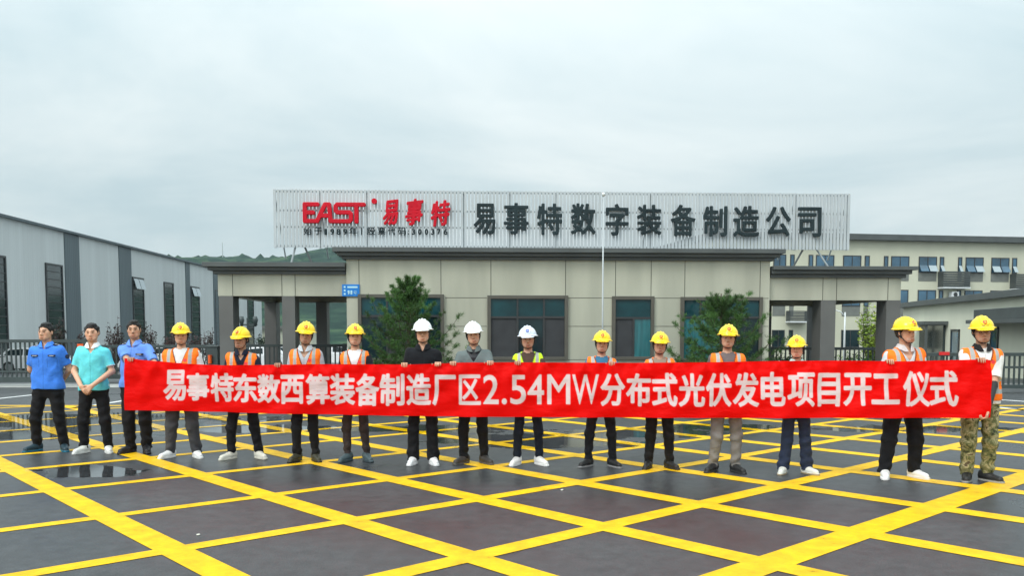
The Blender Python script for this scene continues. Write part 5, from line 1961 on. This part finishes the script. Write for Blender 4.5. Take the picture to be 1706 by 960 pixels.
def leaf_mesh(name, P, D, N, L, W, C):
    """Quads: base P, direction D, width axis N, with length L, half width W and colour C."""
    P, D, N = np.array(P), np.array(D), np.array(N)
    D /= np.linalg.norm(D, axis=1, keepdims=True)
    N -= D * (N * D).sum(1, keepdims=True)
    N /= np.linalg.norm(N, axis=1, keepdims=True) + 1e-9
    L, W = np.array(L)[:, None], np.array(W)[:, None]
    V = np.stack([P, P + D * L * .5 + N * W, P + D * L, P + D * L * .5 - N * W], 1).reshape(-1, 3)
    Q = np.arange(len(V)).reshape(-1, 4)
    return np_mesh(name, V, Q, np.repeat(np.array(C), 4, 0), smooth=False)


def pine(px, ptop, Y, half_w, label, seed, leaders):
    half_w *= 1.2
    g = np.random.default_rng(seed)
    q = on_y(px, 590, Y)
    H = float(on_y(px, ptop, Y)[2])
    r = empty('pine_tree', (q[0], Y, 0))
    tag(r, label, 'pine tree')
    MB().tube([(0, 0, 0), (.03, 0, H * .4), (0, .02, H * .8), (0, 0, H - .05)], [.07, .055, .03, .012], 8).build('trunk', m_bark, r)
    P, D, N, L, W, C = [], [], [], [], [], []
    br = MB()

    def tuft(c, d, n, ln, tone):
        for _ in range(n):
            v = d * .75 + g.normal(0, .55, 3)
            P.append(c + g.normal(0, .018, 3))
            D.append(v)
            N.append(g.normal(0, 1, 3))
            L.append(ln * g.uniform(.7, 1.25))
            W.append(g.uniform(.0030, .0055))
            k = tone * g.uniform(.65, 1.35)
            C.append((.040 * k + .006, .098 * k + .006, .024 * k))
    lv = 0
    z = .25
    while z < H * .93:
        f = (z / H)
        rad = half_w * (1.06 - f) * 1.22 * g.uniform(.8, 1.1) if f > .25 else half_w * (.80 + f * .6)
        nb = int(11.5 - 5.5 * f)
        for b in range(nb):
            a = b * 2 * math.pi / nb + lv * .8 + g.uniform(-.35, .35)
            Lb = max(rad * g.uniform(.5, 1.2), .16)
            up = .25 + .55 * f + g.uniform(-.12, .15)
            dr = np.array([math.cos(a), math.sin(a), 0])
            pts = [np.array([0, 0, z]) + dr * Lb * t + np.array([0, 0, 1]) * Lb * (up * t * t - .10 * math.sin(3 * t)) for t in np.linspace(0, 1, 7)]
            br.tube(pts, list(np.linspace(.016, .005, 7)), 4, cap=False)
            tone = g.uniform(.55, 1.5)
            for k in range(2, 7):
                d = pts[k] - pts[k - 1]
                d /= np.linalg.norm(d) + 1e-9
                tuft(pts[k], d + np.array([0, 0, .45]), 38 if k < 6 else 60, .12, tone * (.8 + .08 * k))
                for s in (-1, 1):
                    sd = np.cross(d, [0, 0, 1]) * s
                    c = pts[k] + (sd * .8 + d * .6) * Lb * .15 * g.uniform(.5, 1.3)
                    tuft(c, sd * .7 + d * .6 + np.array([0, 0, .4]), 34, .105, tone * g.uniform(.8, 1.3))
        z += g.uniform(.17, .28)
        lv += 1
    for dx, dy, top in leaders:
        for t in np.linspace(.0, 1, 9):
            tuft(np.array([dx * t, dy * t, H * (.78 + (top - .80) * t)]), np.array([0, 0, 1.6]), 20, .095, g.uniform(.9, 1.5))
        br.tube([(0, 0, H * .76), (dx, dy, H * (top - .02))], [.014, .006], 4)
    br.build('branches', m_bark, r)
    link('crown', leaf_mesh('crown', P, D, N, L, W, C), m_leaf, r)


pine(680, 466, 22.3, 1.22, 'bushy dark green pine in front of the left gatehouse window', 11, ((-.05, 0, 1.02), (.24, .05, .93)))
pine(1200, 486, 22.3, 1.30, 'bushy green pine with several tips in front of the right gatehouse window', 23, ((-.62, .0, .92), (-.25, .1, .99), (.05, -.1, .95), (.35, 0, .96), (.6, .1, .86)))


def shrub(name, label, cat, px, Y, ptop, spread, cols, seed, n_st=26, lf=30, group=None, ll=.10, lw=.03, upright=1.6):
    g = np.random.default_rng(seed)
    q = on_y(px, 590, Y)
    z0 = gz(Y)
    H = float(on_y(px, ptop, Y)[2]) - z0
    r = empty(name, (q[0], Y, z0))
    tag(r, label, cat, group)
    st = MB()
    P, D, N, L, W, C = [], [], [], [], [], []
    for k in range(n_st):
        a = g.uniform(0, 2 * math.pi)
        s = spread * math.sqrt(g.uniform(.02, 1))
        h = H * g.uniform(.62, 1.0) * (1 - .22 * (s / spread) ** 2)
        tip = np.array([math.cos(a) * s, math.sin(a) * s, h])
        mid = np.array([tip[0] * .55, tip[1] * .55, h * .42])
        pts = [np.zeros(3) + np.array([0, 0, H * .12]), mid, tip]
        st.tube(pts, [.022, .014, .005], 4, cap=False)
        tone = g.uniform(.55, 1.4)
        c0 = np.array(cols[int(g.integers(len(cols)))])
        for _ in range(lf):
            t = g.uniform(.22, 1.0)
            p = (1 - t) ** 2 * pts[0] + 2 * t * (1 - t) * mid + t * t * tip
            P.append(p + g.normal(0, .05 * spread / .6, 3))
            D.append(np.array([g.normal(), g.normal(), upright * abs(g.normal())]))
            N.append(g.normal(0, 1, 3))
            L.append(ll * g.uniform(.6, 1.4))
            W.append(lw * g.uniform(.6, 1.3))
            C.append(c0 * tone * g.uniform(.7, 1.3))
    st.tube([(0, 0, 0), (0, 0, H * .2)], [.05, .03], 6)
    st.build('trunk', m_bark, r)
    link('crown', leaf_mesh('crown', P, D, N, L, W, C), m_leaf, r)
    return r


PURP = [(.055, .030, .032), (.040, .028, .030), (.035, .038, .024), (.075, .040, .040)]
for k, (px, Y, pt, sp, lb_) in enumerate((
        (95, 42, 523, .46, 'dark purple leaved shrub behind the head of the man in the dark blue uniform'), (191, 44, 521, .50, 'tall dark purple shrub with one long leader behind the gate'),
        (142, 46, 540, .4, 'low dark purple shrub behind the head of the man in turquoise'), (252, 44, 529, .45, 'dark purple shrub behind the third hatless man'),
        (286, 47, 541, .5, 'dark purple shrub half hidden by the stocky man\'s yellow helmet'), (322, 49, 543, .55, 'broad low purple shrub right of the stocky man\'s helmet'), (350, 50, 541, .5, 'reddish purple shrub next to the left canopy column'))):
    shrub('purple_shrub', lb_, 'shrub', px, Y, pt, sp, PURP, 40 + k, n_st=34, lf=26, group='purple shrubs along the factory hall', ll=.13, lw=.035)
shrub('conifer', 'small dark conifer seen through the left canopy beside the shed', 'conifer', 437, 70, 553, .55, [(.02, .04, .022), (.028, .05, .03)], 61, n_st=30, lf=26, ll=.2, lw=.05)
shrub('conifer', 'smaller dark conifer right of the other one under the left canopy', 'conifer', 457, 78, 563, .5, [(.02, .04, .022), (.04, .04, .03)], 62, n_st=26, lf=22, ll=.2, lw=.05)
YG = [(.20, .29, .030), (.15, .24, .025), (.27, .33, .05)]
shrub('willow_tree', 'bright yellow green tree seen through the right canopy', 'tree', 1454, 44, 500, .8, YG, 63, n_st=60, lf=36, ll=.20, lw=.04, upright=.4)
shrub('green_bush', 'low green bush behind the railing at the left column of the right canopy', 'bush', 1300, 31.5, 586, .7, [(.06, .13, .02), (.09, .17, .03)], 64, n_st=36, lf=26)
shrub('green_bush', 'low green bush behind the railing at the right column of the right canopy', 'bush', 1420, 31.5, 584, .8, [(.06, .13, .02), (.10, .18, .03)], 65, n_st=36, lf=26)
shrub('green_bush', 'low green bush behind the right gate beside the red reflector', 'bush', 1548, 25, 594, .6, [(.07, .13, .02), (.10, .16, .03)], 66, n_st=36, lf=26)
shrub('green_bush', 'low leafy bush growing at the foot of the left pine', 'bush', 640, 22.6, 590, .55, [(.04, .09, .02), (.06, .11, .03)], 67, n_st=40, lf=26)
shrub('green_bush', 'low leafy bush right of the foot of the left pine', 'bush', 738, 22.8, 596, .4, [(.04, .09, .02), (.06, .11, .03)], 68, n_st=30, lf=26)

# ------------------------------------------------------------------ parked cars (far side of the gate)
m_cpaint = mat('white_car_paint', (.84, .85, .86), .22, coat=.6)
m_tyre = mat('tyre_rubber', (.018, .018, .018), .8)
m_rim = mat('alloy_rim', (.42, .43, .44), .3, metal=.6)
m_head = mat('headlight_lens', (.55, .58, .6), .1)
m_tail = mat('tail_light', (.4, .01, .01), .2)


def make_car():
    r = empty('parked_car')
    low = [(-2.25, .30), (-2.30, .62), (-2.22, .86), (-1.45, .98), (1.25, .98), (2.05, .84), (2.26, .66), (2.26, .34), (2.1, .24), (-2.1, .24)]
    b = MB()
    b.prism(low, 'y', -.88, .88)
    roof = [(-2.02, .97), (-1.55, 1.42), (-.55, 1.50), (.25, 1.44), (1.18, .985)]
    n = len(roof)
    i = len(b.v)
    b.v += [(x, -.80 + .10 * (z - .97) / .5, z) for x, z in roof] + [(x, .80 - .10 * (z - .97) / .5, z) for x, z in roof]
    b.f += [tuple(range(i, i + n)), tuple(range(i + 2 * n - 1, i + n - 1, -1))]
    for k in range(n):
        b.f.append((i + k, i + n + k, i + n + (k + 1) % n, i + (k + 1) % n))
    b.mi += [0] * (n + 2)
    body = b.build('body', m_cpaint, r, bevel=.035)
    for s in (-1, 1):
        y = s * .815
        for w in ([(-1.72, 1.03), (-1.42, 1.36), (-.62, 1.41), (-.62, 1.03)], [(-.54, 1.03), (-.54, 1.41), (.20, 1.35), (.86, 1.03)]):
            m_ = MB()
            yo = [s * (.80 - .10 * (z - .97) / .5 + .016) for x, z in w]
            yi = [q - s * .03 for q in yo]
            m_.hexa([(x, q, z) for (x, z), q in zip(w, yo)], [(x, q, z) for (x, z), q in zip(w, yi)])
            m_.build('window', m_glass, r)
    MB().hexa([(.36, -.66, 1.42), (.36, .66, 1.42), (1.14, .74, 1.03), (1.14, -.74, 1.03)], [(.33, -.66, 1.38), (.33, .66, 1.38), (1.10, .74, 1.0), (1.10, -.74, 1.0)]).build('windscreen', m_glass, r) if False else None
    ws = MB()
    ws.hexa([(.40, -.64, 1.395), (.40, .64, 1.395), (1.13, .72, 1.035), (1.13, -.72, 1.035)], [(.40, -.64, 1.36), (.40, .64, 1.36), (1.13, .72, 1.0), (1.13, -.72, 1.0)])
    ws.build('windscreen', m_glass, r)
    for x in (-1.42, 1.40):
        for s in (-1, 1):
            w = MB().tube([(x, s * .70, .33), (x, s * .905, .33)], .335, 22).build('wheel', m_tyre, r)
            MB().tube([(x, s * .906, .33), (x, s * .915, .33)], .21, 16).build('rim', m_rim, w)
    for s in (-1, 1):
        MB().box(2.10, 2.275, s * .50, s * .80, .66, .78).build('headlight', m_head, r, bevel=.02)
        MB().box(-2.31, -2.20, s * .52, s * .82, .70, .84).build('tail_light', m_tail, r, bevel=.02)
    return r


car0 = make_car()
for k, (px, Y, rz, lb_) in enumerate(((66, 52, 2, 'white car parked behind the tall gate, between the gate end and the first hatless man'), (186, 54, -8, 'white car behind the low gate next to the man in turquoise'),
                                      (300, 58, 12, 'white car behind the low gate and the stocky man'), (422, 56, 200, 'white car left of the two under the left canopy'),
                                      (462, 60, 205, 'white car half hidden by the middle column of the left canopy'), (540, 62, 190, 'white car behind the railing beside the thin lamp post'))):
    c = car0 if k == 0 else copy_tree(car0)
    c.location = (xg(px, Y), Y, gz(Y))
    c.rotation_euler = (0, 0, math.radians(rz))
    tag(c, lb_, 'car', 'white cars parked beyond the gate')

# litter and pebbles on the wet ground
m_peb = mat('pale_litter', (.6, .58, .5), .7)
for px, py, lb_ in ((330, 893, 'tiny pale scrap of litter on the asphalt near the left'), (936, 818, 'tiny pale scrap lying on the asphalt near the middle')):
    q = on_g(px, py)
    s = Vox((-.04, -.04, -.02), (.04, .04, .04), .006)
    s.put(ell((0, 0, .006), (.016, .011, .008)))
    s.put(ell((.009, .004, .008), (.009, .008, .007)), .004)
    V, Q = s.mesh()
    o = link('litter', np_mesh('litter', V, Q), m_peb)
    o.location = (q[0], q[1], .0)
    tag(o, lb_, 'litter', kind='thing')

# ------------------------------------------------------------------ damp air
hz_ = MB().box(-1500, 1500, -60, 1500, -3.5, 75)
m_haze = bpy.data.materials.new('damp_air')
m_haze.use_nodes = True
nt = m_haze.node_tree
for n in list(nt.nodes):
    nt.nodes.remove(n)
vo = nt.nodes.new('ShaderNodeVolumePrincipled')
vo.inputs['Color'].default_value = (.72, .86, .92, 1)
vo.inputs['Density'].default_value = 0.0002
vo.inputs['Anisotropy'].default_value = .2
ou = nt.nodes.new('ShaderNodeOutputMaterial')
nt.links.new(vo.outputs[0], ou.inputs['Volume'])
hob = hz_.build('haze', m_haze)
tag(hob, kind='stuff')
